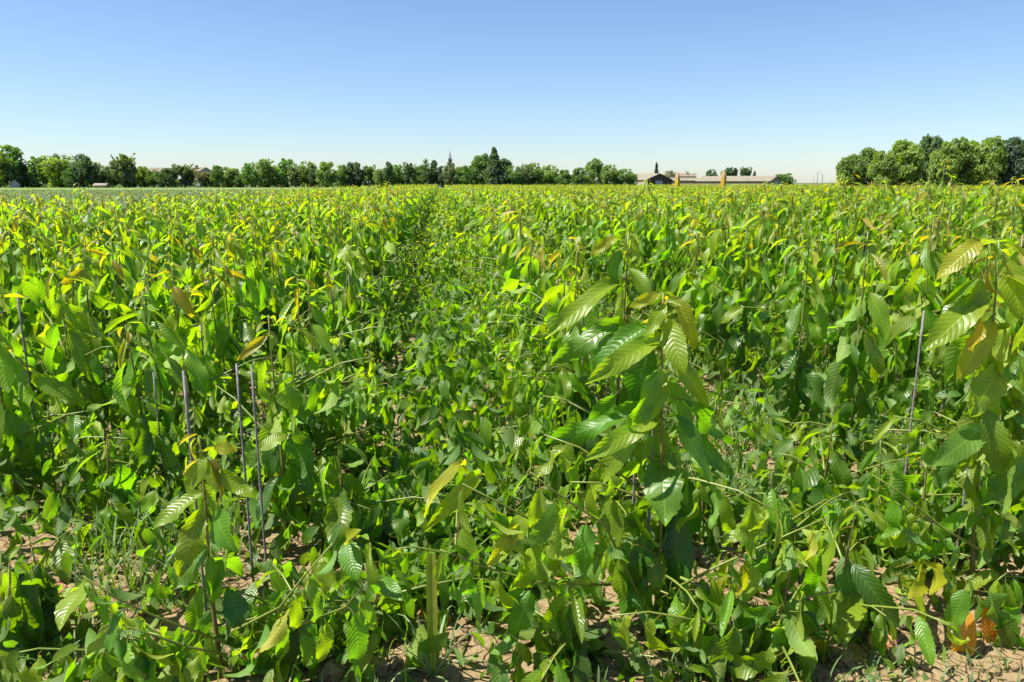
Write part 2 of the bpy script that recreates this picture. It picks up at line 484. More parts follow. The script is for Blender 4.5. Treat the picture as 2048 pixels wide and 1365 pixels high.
def lamp_post(px, top, arm, label, y=210.0):
    p = at_y(px, 366, y); r = empty('street_lamp', (p.x, y, -0.03)); tag(r, label, 'street lamp', 'street lamps by the road')
    h = hgt(top, y)
    obj('pole', mesh_np('pole', *tube([(0, 0, 0), (0, 0, h)], [.11, .07]), M_METAL), r)
    a = obj('arm', mesh_np('arm', *tube([(0, 0, h - .05), (arm * .5, 0, h + .05), (arm, 0, h)], [.05, .045, .04]), M_METAL), r)
    obj('lamp_head', mesh_np('lamp_head', *box(min(arm, arm * 1.35), max(arm, arm * 1.35), -.12, .12, h - .07, h + .05), M_METAL), r)
lamp_post(1634, 345.5, 0.45, 'taller grey street lamp on the skyline beside the big trees')
lamp_post(1644, 349, -0.3, 'shorter grey street lamp with a hooked head on the skyline')
def pole(px, top, label, y, cross=True):
    p = at_y(px, 366, y); r = empty('utility_pole', (p.x, y, -0.03)); tag(r, label, 'pole')
    h = hgt(top, y)
    obj('mast', mesh_np('mast', *tube([(0, 0, 0), (0, 0, h)], [.12, .06]), M_WHITE), r)
    if cross: obj('crossarm', mesh_np('crossarm', *box(-.5, .5, -.05, .05, h - .8, h - .7), M_WHITE), r)
pole(1370, 340, 'pale thin aerial mast above the middle barn roof', 310)
pole(1627, 353, 'plain thin grey post by the street lamps', 215, False)

# ---------------------------------------------------------------- trees of the skyline
def crown_np(kind, seed, n=1500):
    """unit crown: x,y in about -0.5..0.5, z 0..1, returned as small bent leaf sprays"""
    g = np.random.default_rng(seed)
    def env(z):
        if kind == 'cone': return 0.5 * np.clip(1.04 - z, 0, 1) ** 0.8 * np.clip(z * 9, 0, 1)
        if kind == 'column': return 0.5 * np.sin(np.pi * np.clip(z, 0.02, 1) ** 0.7) ** 0.5
        if kind == 'umbrella': return 0.5 * np.sqrt(np.clip(1 - ((z - 0.7) / 0.3) ** 2, 0, 1)) * (z > .45)
        if kind == 'feather': return 0.42 * np.sin(np.pi * np.clip(z * .86 + .1, 0, 1)) ** 0.6
        return 0.5 * np.clip(np.sin(np.pi * np.clip(z * .93 + .06, 0, 1)), 0, 1) ** 0.42
    nl = {'cone': 44, 'feather': 40, 'big': 60}.get(kind, 40)
    P, out = [], []
    zs = g.random(nl) ** (1.2 if kind == 'cone' else 0.85) * 0.93 + 0.03
    for z in zs:
        r = env(np.array([z]))[0]
        a = g.random() * 2 * np.pi
        q = r * np.sqrt(g.uniform(.2, 1)) * .86
        rad = max(.05, r * g.uniform(.24, .46)) if kind != 'feather' else max(.05, r * .25)
        P.append((q * np.cos(a), q * np.sin(a), z, rad))
    P = np.array(P)
    wgt = P[:, 3] ** 1.7; wgt /= wgt.sum()
    pick = g.choice(len(P), n, p=wgt)
    d = g.normal(size=(n, 3)); d /= np.linalg.norm(d, axis=1)[:, None]
    rr = g.uniform(.65, 1.08, n)[:, None]
    c = P[pick, :3] + d * P[pick, 3][:, None] * rr * np.array([1, 1, .8 if kind != 'feather' else 1.0])
    if kind == 'feather':                                  # upward sprays
        k = n // 3
        z0 = g.uniform(.35, .75, 40); a0 = g.random(40) * 2 * np.pi; t = g.random(k); ii = g.integers(0, 40, k)
        rad = .12 + t * .3
        c[:k] = np.stack([np.cos(a0[ii]) * rad, np.sin(a0[ii]) * rad, z0[ii] + t * g.uniform(.15, .4, 40)[ii] * 1.0], 1)
    if kind == 'cone':                                     # fill the spire of a conifer
        k = n // 2
        z = g.random(k) ** 1.5; a0 = g.random(k) * 2 * np.pi; q = env(z) * np.sqrt(g.uniform(.1, 1, k)) * .8
        c[:k] = np.stack([np.cos(a0) * q, np.sin(a0) * q, z], 1)
    c[:, 2] = np.clip(c[:, 2], 0.0, 1.04)
    sz = g.uniform(.022, .052, n)
    nrm = d + g.normal(size=(n, 3)) * .7 + np.array([0, 0, .5]); nrm /= np.linalg.norm(nrm, axis=1)[:, None]
    ref = g.normal(size=(n, 3)); u = np.cross(nrm, ref); u /= np.linalg.norm(u, axis=1)[:, None]
    w = np.cross(nrm, u)
    s = sz[:, None]
    V = np.stack([c - u * s * 1.3, c + w * s * .7 + nrm * s * .3, c + u * s * 1.3, c - w * s * .7 + nrm * s * .3], 1).reshape(-1, 3)
    i = np.arange(n) * 4
    T = np.concatenate([np.stack([i, i + 1, i + 2], 1), np.stack([i, i + 2, i + 3], 1)])
    return V, T
CROWNS = {}
def crown_mesh(kind, k):
    if (kind, k) not in CROWNS:
        V, T = crown_np(kind, 100 + k * 7 + sum(map(ord, kind)), 5200 if kind == 'big' else 2600)
        CROWNS[kind, k] = tris_np('crown', V, T, M_TREE)
    return CROWNS[kind, k]
def trunk_mesh(h, r, seed):
    g = random.Random(seed)
    pts = [(g.uniform(-.05, .05) * i, g.uniform(-.05, .05) * i, h * i / 4) for i in range(5)]
    parts = [tube(pts, [r * (1.25 - .2 * i) for i in range(5)], 7)]
    for k in range(4):
        a = g.random() * 6.28; z = h * g.uniform(.4, .8)
        parts.append(tube([(0, 0, z), (math.cos(a) * h * .16, math.sin(a) * h * .16, z + h * .18), (math.cos(a) * h * .28, math.sin(a) * h * .28, z + h * .42)], [r * .5, r * .35, r * .12], 5))
    return mesh_np('trunk', *join(parts), M_BARK, smooth=True)

TR = random.Random(11)
def tree(px, top, wpx, kind, tint, label, y, bottom=0.3, group='trees along the far edge of the field'):
    y = y + TR.uniform(-5, 5)
    p = at_y(px, 366, y)
    h = hgt(top, y); w = wpx * y / FPX * 1.16
    r = empty({'cone': 'conifer'}.get(kind, 'tree'), (p.x, y, -0.03), TR.random() * 6.28)
    tag(r, label, 'tree', group)
    obj('trunk', trunk_mesh(h * .75, max(.1, w * .035), TR.random()), r)
    c = obj('crown', crown_mesh(kind, TR.randrange(4)), r, (0, 0, bottom))
    c.scale = (w, w, h - bottom)
    k = TR.uniform(.85, 1.15)
    c.color = (tint[0] * k, tint[1] * k, tint[2] * k, 1)
    return r
MID = (0.074, 0.135, 0.032); DARK = (0.046, 0.088, 0.030); YEL = (0.115, 0.165, 0.030); BLUE = (0.050, 0.085, 0.045); HAZE_TINT = (0.085, 0.12, 0.075)  # the last tint here has the haze of distance put into it
GREY = (0.085, 0.115, 0.055); LITE = (0.105, 0.165, 0.040)
D = 252.0
for a in [
    (0, 309, 34, 'round', YEL, 'yellowish tree cut by the edge behind the tallest roadside tree'),
    (27, 299, 50, 'round', MID, 'tallest full green tree above the small grey hut'),
    (44, 334, 34, 'round', DARK, 'small dark round tree just beside the grey hut'),
    (77, 318, 32, 'column', MID, 'narrow pointed tree between the dark round tree and the yellow-green tree'),
    (120, 322, 48, 'round', YEL, 'yellow-green bushy tree in front of the hazy wide wood'),
    (148, 338, 30, 'round', DARK, 'low dark tree tucked beside the yellow-green bushy tree'),
    (167, 314, 40, 'column', BLUE, 'bluish pointed tree ending the hazy wide wood'),
    (191, 327, 28, 'round', MID, 'middling green tree next to the bluish pointed tree'),
    (217, 335, 38, 'round', DARK, 'dark squat tree above the low white shelter'),
    (250, 315, 46, 'feather', GREY, 'tall feathery grey-green tree with upright sprays'),
    (256, 341, 32, 'round', DARK, 'dark round bush before the tall feathery tree'),
    (288, 336, 26, 'round', YEL, 'small yellowish tree before the long cream house'),
    (306, 341, 24, 'round', MID, 'thin small tree before the long cream house roof'),
    (335, 340, 36, 'round', DARK, 'dark broad low tree before the cream house end'),
    (370, 333, 42, 'feather', GREY, 'feathery grey tree beside the pale house with chimney'),
    (412, 346, 40, 'feather', (0.10, 0.10, 0.055), 'brownish low feathery tree before the pale house'),
    (437, 332, 24, 'column', MID, 'small pointed tree just past the pale house'),
    (460, 338, 34, 'round', LITE, 'light green tree beside the small pointed tree past the pale house'),
    (481, 348, 24, 'round', DARK, 'lowest dark round tree past the pale house'),
    (503, 328, 32, 'round', MID, 'green tree with a single raised tip beside the lowest dark tree'),
    (535, 322, 46, 'round', LITE, 'wide light tree with a spiky top in the unbroken row'),
    (575, 320, 38, 'column', MID, 'twin-topped upright tree in the unbroken row'),
    (591, 338, 30, 'feather', GREY, 'grey feathery tree before the twin-topped upright tree'),
    (615, 326, 36, 'round', LITE, 'bright round tree beside the grey feathery tree'),
    (629, 338, 20, 'column', BLUE, 'slim dark bluish columnar tree in the row'),
    (655, 327, 38, 'round', LITE, 'fresh green full tree beside the slim columnar tree'),
    (685, 332, 28, 'round', MID, 'mid green tree before the dark conical tree'),
    (709, 325, 34, 'column', BLUE, 'dark conical broad tree in the middle of the row'),
    (737, 334, 30, 'feather', MID, 'spiky topped green tree after the dark conical tree'),
    (762, 340, 28, 'round', LITE, 'low light tree in a dip of the row'),
    (777, 326, 22, 'column', DARK, 'thin dark tree with a bare looking tip'),
    (798, 331, 36, 'round', MID, 'round tree right after the thin dark tree'),
    (820, 329, 26, 'feather', DARK, 'dark tree of upright sprays before the spire'),
    (840, 333, 24, 'round', MID, 'narrow green tree between upright sprays and bushy dark tree'),
    (859, 321, 32, 'round', DARK, 'tall bushy dark tree shortly before the spire'),
    (884, 334, 24, 'column', BLUE, 'short blue-green pointed tree beside the spire'),
    (901, 327, 26, 'column', GREY, 'grey-green column tree directly under the spire'),
    (925, 334, 32, 'round', MID, 'round tree just past the spire'),
    (943, 333, 22, 'column', MID, 'small pointed tree between the spire and the tall pair'),
    (964, 312, 38, 'round', MID, 'tall round tree leaning on the tallest conifer'),
    (989, 300, 50, 'cone', BLUE, 'tallest dark conifer of the row'),
    (1007, 321, 32, 'round', DARK, 'dark shoulder tree on the far side of the tallest conifer'),
    (1030, 333, 34, 'round', MID, 'green mounded tree next to the dark shoulder tree'),
    (1050, 330, 28, 'round', GREY, 'greyish tree behind the two light mounded trees'),
    (1070, 328, 30, 'round', LITE, 'light mounded tree with a raised knob'),
    (1062, 345, 30, 'round', YEL, 'low yellowish bush before the light mounded tree'),
    (1098, 331, 36, 'round', LITE, 'light triangular tree before the gap in the row'),
    (1128, 341, 28, 'round', MID, 'low rounded tree at the gap in the row'),
    (1158, 337, 30, 'round', MID, 'rounded tree starting the last group before the barns'),
    (1188, 319, 36, 'column', LITE, 'tallest pointed tree of the last group before the barns'),
    (1221, 331, 32, 'round', LITE, 'egg shaped tree second from the barns'),
    (1252, 339, 34, 'round', MID, 'low round tree nearest the dark brown barn'),
]:
    tree(*a, y=D)
for a in [
    (118, 314, 74, 'round', HAZE_TINT, 'hazy wide wood top behind the yellow-green tree', 330),  # no air between: its haze is only in the crown colour
    (1312, 327, 15, 'cone', (0.022, 0.04, 0.03), 'black-green pointed conifer behind the dark barn', 340),
    (1338, 342, 30, 'round', (0.16, 0.16, 0.12), 'thin pale tree between the pointed conifer and the yellow cover', 350),
    (1423, 340, 22, 'round', BLUE, 'dark round tree at the end of the farmhouse', 340),
    (1460, 336, 28, 'umbrella', DARK, 'umbrella shaped tree behind the ochre cover', 345),
    (1490, 336, 24, 'feather', DARK, 'dark spiky tree above the long pale barn roof', 345),
    (1508, 343, 16, 'cone', BLUE, 'small bluish tree last above the long barn roof', 345),
    (1570, 348, 38, 'round', MID, 'round green tree behind the tan gable', 325),
]:
    tree(*a, group='trees around the barns')
def undergrowth():
    gg = np.random.default_rng(5); n = 16000
    px = gg.uniform(-60, 1275, n); y = D + 6 + gg.uniform(-3, 6, n)
    x = np.array([at_y(a, 366, b).x for a, b in zip(px, y)])
    top = 2.2 + 2.6 * value_noise(px / 23.0 + 10, px * 0 + 3, 31)
    c = np.stack([x, y, top * gg.random(n) ** .7], 1)
    u = gg.normal(size=(n, 3)); u /= np.linalg.norm(u, axis=1)[:, None]; w = np.cross(u, gg.normal(size=(n, 3))); w /= np.linalg.norm(w, axis=1)[:, None]
    s_ = gg.uniform(.2, .5, n)[:, None]
    V = np.stack([c - u * s_, c + w * s_ * .6, c + u * s_, c - w * s_ * .6], 1).reshape(-1, 3)
    i = np.arange(n) * 4
    o = obj('undergrowth', tris_np('undergrowth', V, np.stack([i, i + 1, i + 2, i + 3], 1), M_TREE), color=(.042, .082, .024))
    tag(o, kind='stuff')
undergrowth()
BD = 82.0
BMID = (0.095, 0.155, 0.026); BYEL = (0.120, 0.180, 0.030); BDK = (0.058, 0.100, 0.030)
for a in [
    (1700, 310, 46, 'big', BMID, 'outermost tree of the big grove beside the street lamps', 80),
    (1733, 298, 42, 'big', BMID, 'second tree of the big grove with a peaked top', 82),
    (1762, 304, 46, 'big', BYEL, 'yellowish lower tree in the front of the big grove', 78),
    (1802, 281, 62, 'big', BYEL, 'bright rounded tree where the big grove rises', 82),
    (1855, 273, 50, 'big', BDK, 'dark peaked tree that stands highest in the big grove', 86),
    (1884, 286, 48, 'big', BYEL, 'yellow-green tree beside the dark peaked tree', 80),
    (1912, 278, 50, 'big', BMID, 'round topped tree in the middle of the big grove', 82),
    (1946, 283, 54, 'big', BYEL, 'broad light tree before the last two of the grove', 79),
    (1977, 276, 52, 'big', BMID, 'bright round tree next to the greyish upright one', 82),
    (2020, 276, 58, 'big', BLUE, 'greyish upright tree near the end of the big grove', 86),
    (2056, 292, 52, 'big', BDK, 'dull dark tree cut off at the end of the big grove', 88),
]:
    x, tp, w, k, t, lab, y = a
    tree(x, tp, w, k, t, lab, y, bottom=0.7, group='trees of the big grove')

# ---------------------------------------------------------------- leaves
def leaf_np(W, bend, fold, nseg, nac, petiole=0.2, serr=0.0, wave=0.0, twist=0.0, seed=0, sides=3):
    """blade of length 1 from a stalk at the origin, running along +y, face up (+z)"""
    g = random.Random(seed)
    V, F, UV = [], [], []
    pet = []
    y = z = 0.0; ang = 0.25
    np_ = 3
    for i in range(np_ + 1):
        pet.append((0, y, z))
        y += math.cos(ang) * petiole / np_; z += math.sin(ang) * petiole / np_
        ang -= 0.12 + bend * 0.12
    if sides:
        tv, tf = tube(pet, [.011, .009, .008, .010], sides, cap=False)
        V += [tuple(v) for v in tv]; F += tf; UV += [(.5, -.1)] * len(tv)
    px, py, pz = pet[-1]
    a0 = ang
    ph = g.random() * 6.28
    rows = []
    py_, pz_ = py, pz
    mx = max((k / 200) ** .62 * (1 - k / 200) ** .8 for k in range(201))
    for i in range(nseg + 1):
        s = i / nseg
        an = a0 - bend * (s ** 1.15)
        if i:
            py_ += math.cos(an) / nseg; pz_ += math.sin(an) / nseg
        w = W / 2 * (s ** .62 * (1 - s) ** .8) / mx
        if i == 0: w = W * .05
        if i == nseg: w = W * .012
        tw = twist * s
        row = []
        for k in range(nac + 1):
            u = -1 + 2 * k / nac
            ww = w
            if serr and abs(u) == 1 and 0 < i < nseg: ww = w * (1 + serr * (1 if i % 2 else -1))
            f = fold * (1 - .35 * s)
            lx = ww * u * math.cos(f)
            lz = ww * abs(u) * math.sin(f) + wave * W * math.sin(ph + s * 9 + (0 if u < 0 else 1.7)) * abs(u) ** 2 * .5
            x2 = lx * math.cos(tw) - lz * math.sin(tw); z2 = lx * math.sin(tw) + lz * math.cos(tw)
            row.append(len(V))
            V.append((x2, py_ - z2 * math.sin(an), pz_ + z2 * math.cos(an)))
            UV.append((.5 + .5 * u, s))
        rows.append(row)
    for i in range(nseg):
        for k in range(nac):
            F.append((rows[i][k], rows[i][k + 1], rows[i + 1][k + 1], rows[i + 1][k]))
    return V, F, UV

SPECS = [(.37, .35, .30), (.36, .65, .22), (.40, .95, .16), (.34, 1.2, .35), (.44, .5, .10), (.38, .8, .42), (.43, .25, .20), (.33, 1.0, .25), (.35, .75, .5), (.41, .6, -.12), (.31, 1.5, .2), (.39, .45, .38)]
YSPECS = [(.34, .9, .55), (.30, .4, .75), (.36, 1.4, .45), (.28, .7, .9)]
rl = random.Random(3)
LEAF = {0: [], 1: []}; YOUNG = {0: [], 1: []}
for lod, (ns, na, sr) in enumerate(((16, 4, .05), (7, 4, .0))):
    for i, (w, b, f) in enumerate(SPECS):
        V, F, UV = leaf_np(w, b, f, ns, na, .2, sr * rl.uniform(.6, 1.8), .22 if i < 6 else .5, rl.uniform(-.5, .5) * (1 if i < 8 else 2), i)
        LEAF[lod].append(mesh_np('leaf', V, F, M_LEAF, UV, smooth=True))
    for i, (w, b, f) in enumerate(YSPECS):
        V, F, UV = leaf_np(w, b, f, ns if lod == 0 else 5, 4 if lod == 0 else 2, .14, sr, .15, rl.uniform(-.6, .6), 50 + i)
        YOUNG[lod].append(mesh_np('leaf', V, F, M_LEAF, UV, smooth=True))

def leaf_colour(age, g):
    """age 0 tip .. 1 old: colours of the leaf itself"""
    k = g.uniform(.82, 1.2)
    if age < .08:
        a = g.choice([(.20, .16, .018), (.18, .19, .016), (.165, .20, .016), (.14, .21, .014)])
    elif age < .22:
        a = g.choice([(.125, .205, .012), (.105, .20, .012), (.145, .20, .012)])
    elif age < .5:
        t = g.random(); a = (.076 + .05 * t, .180, .012)
    else:
        t = g.random(); a = (.041 + .038 * t, .100 + .038 * t, .011)
    return (a[0] * k, a[1] * k, a[2] * k)

def add_leaf(parent, p, az, elev, roll, size, mesh, colour, wx=1.0):
    o = bpy.data.objects.new('leaf', mesh)
    o.parent = parent
    o.matrix_basis = Matrix.Translation(p) @ Matrix.Rotation(az - math.pi / 2, 4, 'Z') @ Matrix.Rotation(elev, 4, 'X') @ Matrix.Rotation(roll, 4, 'Y') @ Matrix.Diagonal((size * wx, size, size, 1))
    o.color = (*colour, 1)
    COL.objects.link(o)
    return o

def stem_points(h, lean, g, n=9):
    c1, c2 = g.uniform(-.02, .02), g.uniform(-.02, .02)
    return [Vector((lean[0] * t + c1 * math.sin(t * 5), lean[1] * t + c2 * math.sin(t * 4 + 1), h * t)) for t in [i / (n - 1) for i in range(n)]]
def along(pts, t):
    x = max(0, min(.9999, t)) * (len(pts) - 1); i = int(x); f = x - i
    return pts[i].lerp(pts[i + 1], f)

def branch(root, pts, g, lod, size=.11, n=8, age=.3, r=.005, tip=True, down=.9, colours=None, droop_az=None):
    """a side shoot (part) with its leaves (sub-parts); pts in the root's space"""
    V, F = tube(pts, [r * (1 - .55 * i / (len(pts) - 1)) for i in range(len(pts))], 5)
    b = obj('branch', mesh_np('branch', V, F, M_SHOOT, smooth=True), root, color=(.20, .22, .04))
    b.color = (.15, .19, .03, 1)
    for k in range(n):
        t = .12 + .86 * k / max(1, n - 1)
        p = along(pts, t)
        d = (along(pts, min(1, t + .1)) - along(pts, max(0, t - .1)))
        a0 = math.atan2(d.y, d.x)
        az = a0 + (1 if k % 2 else -1) * g.uniform(.5, 1.35) * (1 - .4 * t) + g.uniform(-.2, .2)
        s = size * g.uniform(.75, 1.2) * (1 - .35 * max(0, t - .7) / .3)
        ag = age * (1.15 - t * .9) if tip else age + .3
        col = colours[k % len(colours)] if colours else leaf_colour(ag, g)
        ml = YOUNG[lod] if (tip and t > .93) else LEAF[lod]
        add_leaf(b, p, az, min(.3, g.gauss(-.72 * down, .38)), g.gauss(0, .45), s, g.choice(ml), col, g.uniform(.82, 1.06))
    return b

NSAP = [0]
def sapling(base, h, g, lod, label, lean=None, laterals=3, lat_az=None, leaf_n=None, big=1.0, young=1.0, low=.24, tuft=6, skip_leaves=False, shift=0.0):
    root = empty('sapling', base)
    tag(root, label, 'sapling', 'cherry saplings planted in rows')
    lean = lean if lean is not None else (g.gauss(0, .035), g.gauss(0, .035))
    pts = stem_points(h, lean, g)
    r0 = .0075 * (.8 + .25 * h)
    V, F = tube(pts, [r0 * (1.1 - .8 * i / 8) for i in range(9)], 6)
    obj('stem', mesh_np('stem', V, F, M_STEM, smooth=True), root, color=(g.uniform(.10, .20), g.uniform(.13, .19), .035))
    root['h'] = h
    if not skip_leaves:
        az = g.random() * 6.28
        n = leaf_n or int(h * 24)
        for k in range(n):
            t = k / (n - 1)                              # 0 top .. 1 lowest
            z = .985 - (.985 - low) * t ** .92
            az += 2.4 + g.uniform(-.4, .4)
            age = (t * 1.0) / young + shift
            s = (.085 + .135 * min(1, (t / .22)) ** .8) * (1 - .28 * max(0, t - .55) / .45) * g.uniform(.85, 1.25) * big * (1.1 if base[1] > 3 else 1)
            ml = YOUNG[lod] if t < .16 else LEAF[lod]
            elev = g.uniform(-.3, .45) if t < .14 else g.gauss(-.75, .34)
            add_leaf(root, along(pts, z), az, elev, g.gauss(0, .4), s, g.choice(ml), leaf_colour(age, g), g.uniform(.78, 1.04))
        for k in range(tuft):                            # small bronzed leaves of the growing tip
            add_leaf(root, pts[-1] - Vector((0, 0, .015 * k)), az + k * 2.4, g.uniform(.1, .9), g.gauss(0, .3), g.uniform(.04, .085) * big, g.choice(YOUNG[lod]), leaf_colour(g.uniform(0, .15), g))
    for k in range(laterals):
        a = (lat_az[k % len(lat_az)] + g.uniform(-.6, .6)) if lat_az else g.random() * 6.28
        z0 = g.uniform(.06, .5 if not lat_az else .72) * min(1, h); L = g.uniform(.22, .5); up = g.uniform(.05, .75)
        p0 = along(pts, z0 / h)
        d = Vector((math.cos(a) * math.cos(up), math.sin(a) * math.cos(up), math.sin(up)))
        bp = [p0, p0 + d * L * .35, p0 + d * L * .7 - Vector((0, 0, .01)), p0 + d * L - Vector((0, 0, .03 + L * .05))]
        branch(root, bp, g, lod, g.uniform(.13, .175) if lod == 0 else g.uniform(.11, .155), g.randint(6, 9), g.choice((.35, .6, .75)), tip=True)
    NSAP[0] += 1
    return root, pts

# ---------------------------------------------------------------- where the saplings stand
ROWS_L = [-.70, -1.33, -1.97, -2.75, -3.55, -4.35, -5.15, -5.95, -6.75]
ROWS_R = [.68, 1.95] + [2.75 + .82 * i for i in range(100)]
def plant_height(x, y):
    if x < 0:
        h = .93 + .045 * min(7, max(0, y - 3)) + .015 * min(6, -x) + (.12 * min(1, max(0, (y - 3.5) / 2)) if x > -.9 else 0)
    else:
        h = 1.20 + .02 * min(4, y * .3)
        h += .24 * math.exp(-((x - 7) / 3.2) ** 2 - ((y - 9) / 6.0) ** 2)
    if y > 12: h = h * max(0, 1 - (y - 12) / 12) + 1.27 * min(1, (y - 12) / 12)
    return h

HERO = [  # top of the sapling in the photograph, row it stands in, label, options
    (1330, 588, .68, 'tallest near sapling with wide bright leaves at the front of its row', dict(leaf_n=22, big=1.0, laterals=0, hand='main')),
    (1250, 463, .68, 'sapling with orange tip right behind the wide-leaved front sapling', dict(leaf_n=20, hand='second')),
    (1083, 488, .68, 'yellow-topped sapling at the alley behind the two big front saplings', {}),
    (1150, 476, .68, 'slim dark-stemmed sapling between two yellow-topped ones at the alley', {}),
    (1003, 642, .62, 'thin short leaning sapling standing out into the weedy alley', dict(leaf_n=10, laterals=2, big=.7)),
    (1990, 480, 1.80, 'glowing yellow sapling with a stout yellow stem and stake by the picture edge', dict(leaf_n=24, laterals=2, young=2.3, hand='right')),
    (1735, 464, 1.95, 'stately sapling with a brownish tuft standing before a dark gap', {}),
    (1500, 452, 1.95, 'dark-stemmed sapling rising alone behind the wide-leaved front sapling', {}),
    (1388, 446, 1.95, 'sapling with a long dark bare stem beside the orange-tipped one', {}),
    (1618, 470, 1.95, 'sapling leaning beside the stately brown-tufted one', {}),
    (2052, 470, 2.2, 'yellow leafy sapling cut by the picture edge', dict(young=1.8)),
    (1850, 432, 3.22, 'yellow-green tufted sapling behind the upright bare stake', {}),
    (392, 872, -.70, 'short yellow sapling tied to a grey stake at the front of the field', dict(leaf_n=12, laterals=0, young=1.6, big=.85, hand='short')),
    (540, 632, -.66, 'sapling with folded yellow leaves behind the pair of grey stakes', dict(leaf_n=18)),
    (590, 556, -.70, 'bronze-tipped sapling just behind the folded yellow one', {}),
    (663, 545, -.72, 'sapling with a thick dark stem beside the weedy alley', {}),
    (700, 492, -.70, 'yellow-crested sapling further along beside the weedy alley', {}),
    (40, 660, -1.97, 'sapling with a yellow tuft near the picture edge beside a stake', dict(young=1.4)),
    (110, 520, -1.97, 'sapling carrying one big golden leaf near the picture edge', dict(young=1.4)),
    (294, 492, -1.97, 'tall straight sapling with dark stem and one white shiny leaf', {}),
    (382, 470, -1.97, 'golden-topped sapling next to the tall straight one', dict(young=1.4)),
    (60, 1092, -1.35, 'low sapling with a whorl of hanging leaves near the bottom edge', dict(leaf_n=11, laterals=0, tuft=0, big=.9, low=.62, shift=.5)),
    (1240, 800, .75, 'stunted sapling with a few pale leaves beside the front stake', dict(leaf_n=9, laterals=1, big=.6)),
    (735, 700, -.45, 'small leaning sapling spilling into the alley', dict(leaf_n=10, laterals=2, big=.6)),
]
G = random.Random(20)
heroes = []
for px, py, X, lab, opt in HERO:
    p = at_x(px, py, X)
    heroes.append((p, lab, opt))

spots = []
for X in ROWS_L + ROWS_R:
    y = 2.2 + G.random() * .3
    near = [h[0] for h in heroes if abs(h[0].x - X) < .3]
    while y < 120:
        step = (.29 if y < 5 else .25) if y < 40 else .34 + (y - 40) * .012
        y += step * G.uniform(.75, 1.25)
        x = X + G.gauss(0, .035 if y < 15 else .09)
        if y < 3.3 and abs(X) < 1.5: continue
        if y < 4.4 and 1.5 < abs(X) < 2.4 and G.random() < .3: continue
        if any(abs(q.y - y) < .2 for q in near): continue
        if G.random() < .05: continue
        ang = math.atan2(x, y) - YAW
        dist = math.hypot(x, y)
        inside = abs(ang) < R(34.3) + .25 / dist
        if not inside and abs(ang) > R(34.3) + 1.6 / dist: continue
        spots.append((dist, x, y, inside))
spots.sort()
NKEEP = 300 - len(heroes)
inside_spots = [s for s in spots if s[3] and s[0] > 2.6]
single = inside_spots[:NKEEP]
limit = single[-1][0]
single_set = set((s[1], s[2]) for s in single)
rest = [s for s in spots if (s[1], s[2]) not in single_set and s[0] > 2.6]

ORD = ['first', 'second', 'third', 'fourth', 'fifth', 'sixth', 'seventh', 'eighth', 'ninth', 'tenth', 'eleventh', 'twelfth']
def row_words(x):
    if x < 0:
        i = min(range(len(ROWS_L)), key=lambda k: abs(ROWS_L[k] - x)); side = 'left'
    else:
        i = min(range(len(ROWS_R)), key=lambda k: abs(ROWS_R[k] - x)); side = 'right'
    return ORD[min(i, 11)], side, i
counts = {}
singles_info = []
for d, x, y, _ in single:
    o, side, i = row_words(x)
    if side == 'left' and i == 8: where = 'in the outermost row along the grey-green crop'
    else: where = f'in the {o} row {side} of the weedy alley'
    k = counts[(o, side)] = counts.get((o, side), 0) + 1
    if k <= 12: lab = f'{"sapling standing"} {ORD[k - 1]} from the near end {where}'
    elif y < 7: lab = f'leafy sapling a few metres back {where}'
    elif y < 10: lab = f'bronze-tipped sapling well back {where}'
    else: lab = f'small-looking far sapling {where}'
    singles_info.append((d, x, y, i, side, lab))

def ground_z(x, y):
    if -4.9 < x < 6.1 and 1.1 < y < 7.9: return float(soil_h(x, y))
    return -.05
def low_shoots():
    for i, (px, py, h, lab) in enumerate([
        (30, 1330, .34, 'low leafy shoot in the bottom corner beside the pinkish clod'),
        (250, 1345, .22, 'low shoot by the bottom edge under the long drooping side shoot'),
        (600, 1350, .30, 'bushy low shoot at the foot of the short yellow sapling'),
        (760, 1300, .34, 'low shoot beside the tall grass blade'),
        (700, 1120, .46, 'knee-high shoot between the grey stakes and the alley'),
        (220, 1080, .45, 'knee-high dark shoot behind the low whorled sapling'),
        (900, 1180, .34, 'low shoot under the long side shoot of the front sapling'),
        (1170, 1330, .30, 'spotted low shoot beside the reddish clod'),
        (1430, 1350, .34, 'low shoot with broad leaves at the bottom edge near the front sapling'),
        (1560, 1345, .42, 'bright low shoot at the bottom edge between front sapling and orange leaves'),
        (1680, 1250, .44, 'full low shoot behind the broad orange clod'),
        (1760, 1120, .50, 'knee-high shoot before the stout yellow stem'),
        (1540, 1180, .45, 'low shoot in the grassy gap before the dark stem'),
        (1830, 1150, .48, 'low bushy shoot touching the withered orange leaves'),
        (2050, 1200, .40, 'low shoot cut by the picture edge below the stout yellow stem'),
        (2035, 1120, .5, 'knee-high shoot by the picture edge close to the stout yellow stem'),
        (1960, 1130, .45, 'low shoot crowding the foot of the stout yellow stem'),
        (1640, 1060, .50, 'knee-high pale shoot in the grassy gap'),
        (1400, 1060, .42, 'dark low shoot right behind the front sapling'),
        (600, 1010, .5, 'knee-high shoot behind the longest bare stake'),
        (400, 1020, .5, 'dark knee-high shoot behind the short yellow sapling'),
    ]):
        g = random.Random(700 + i)
        d = ray(px, py); t = -EYE / d.z; p = Vector((0, 0, EYE)) + d * t
        z = ground_z(p.x, p.y)
        r, _ = sapling((p.x, p.y, z), h, g, 0, lab, laterals=4, leaf_n=12, big=1.05, low=.12, tuft=3, young=g.choice((.5, .8, 1.6)), shift=.15)
        r.name = 'shoot'; r['category'] = 'shoot'; r['group'] = 'low shoots near the front'
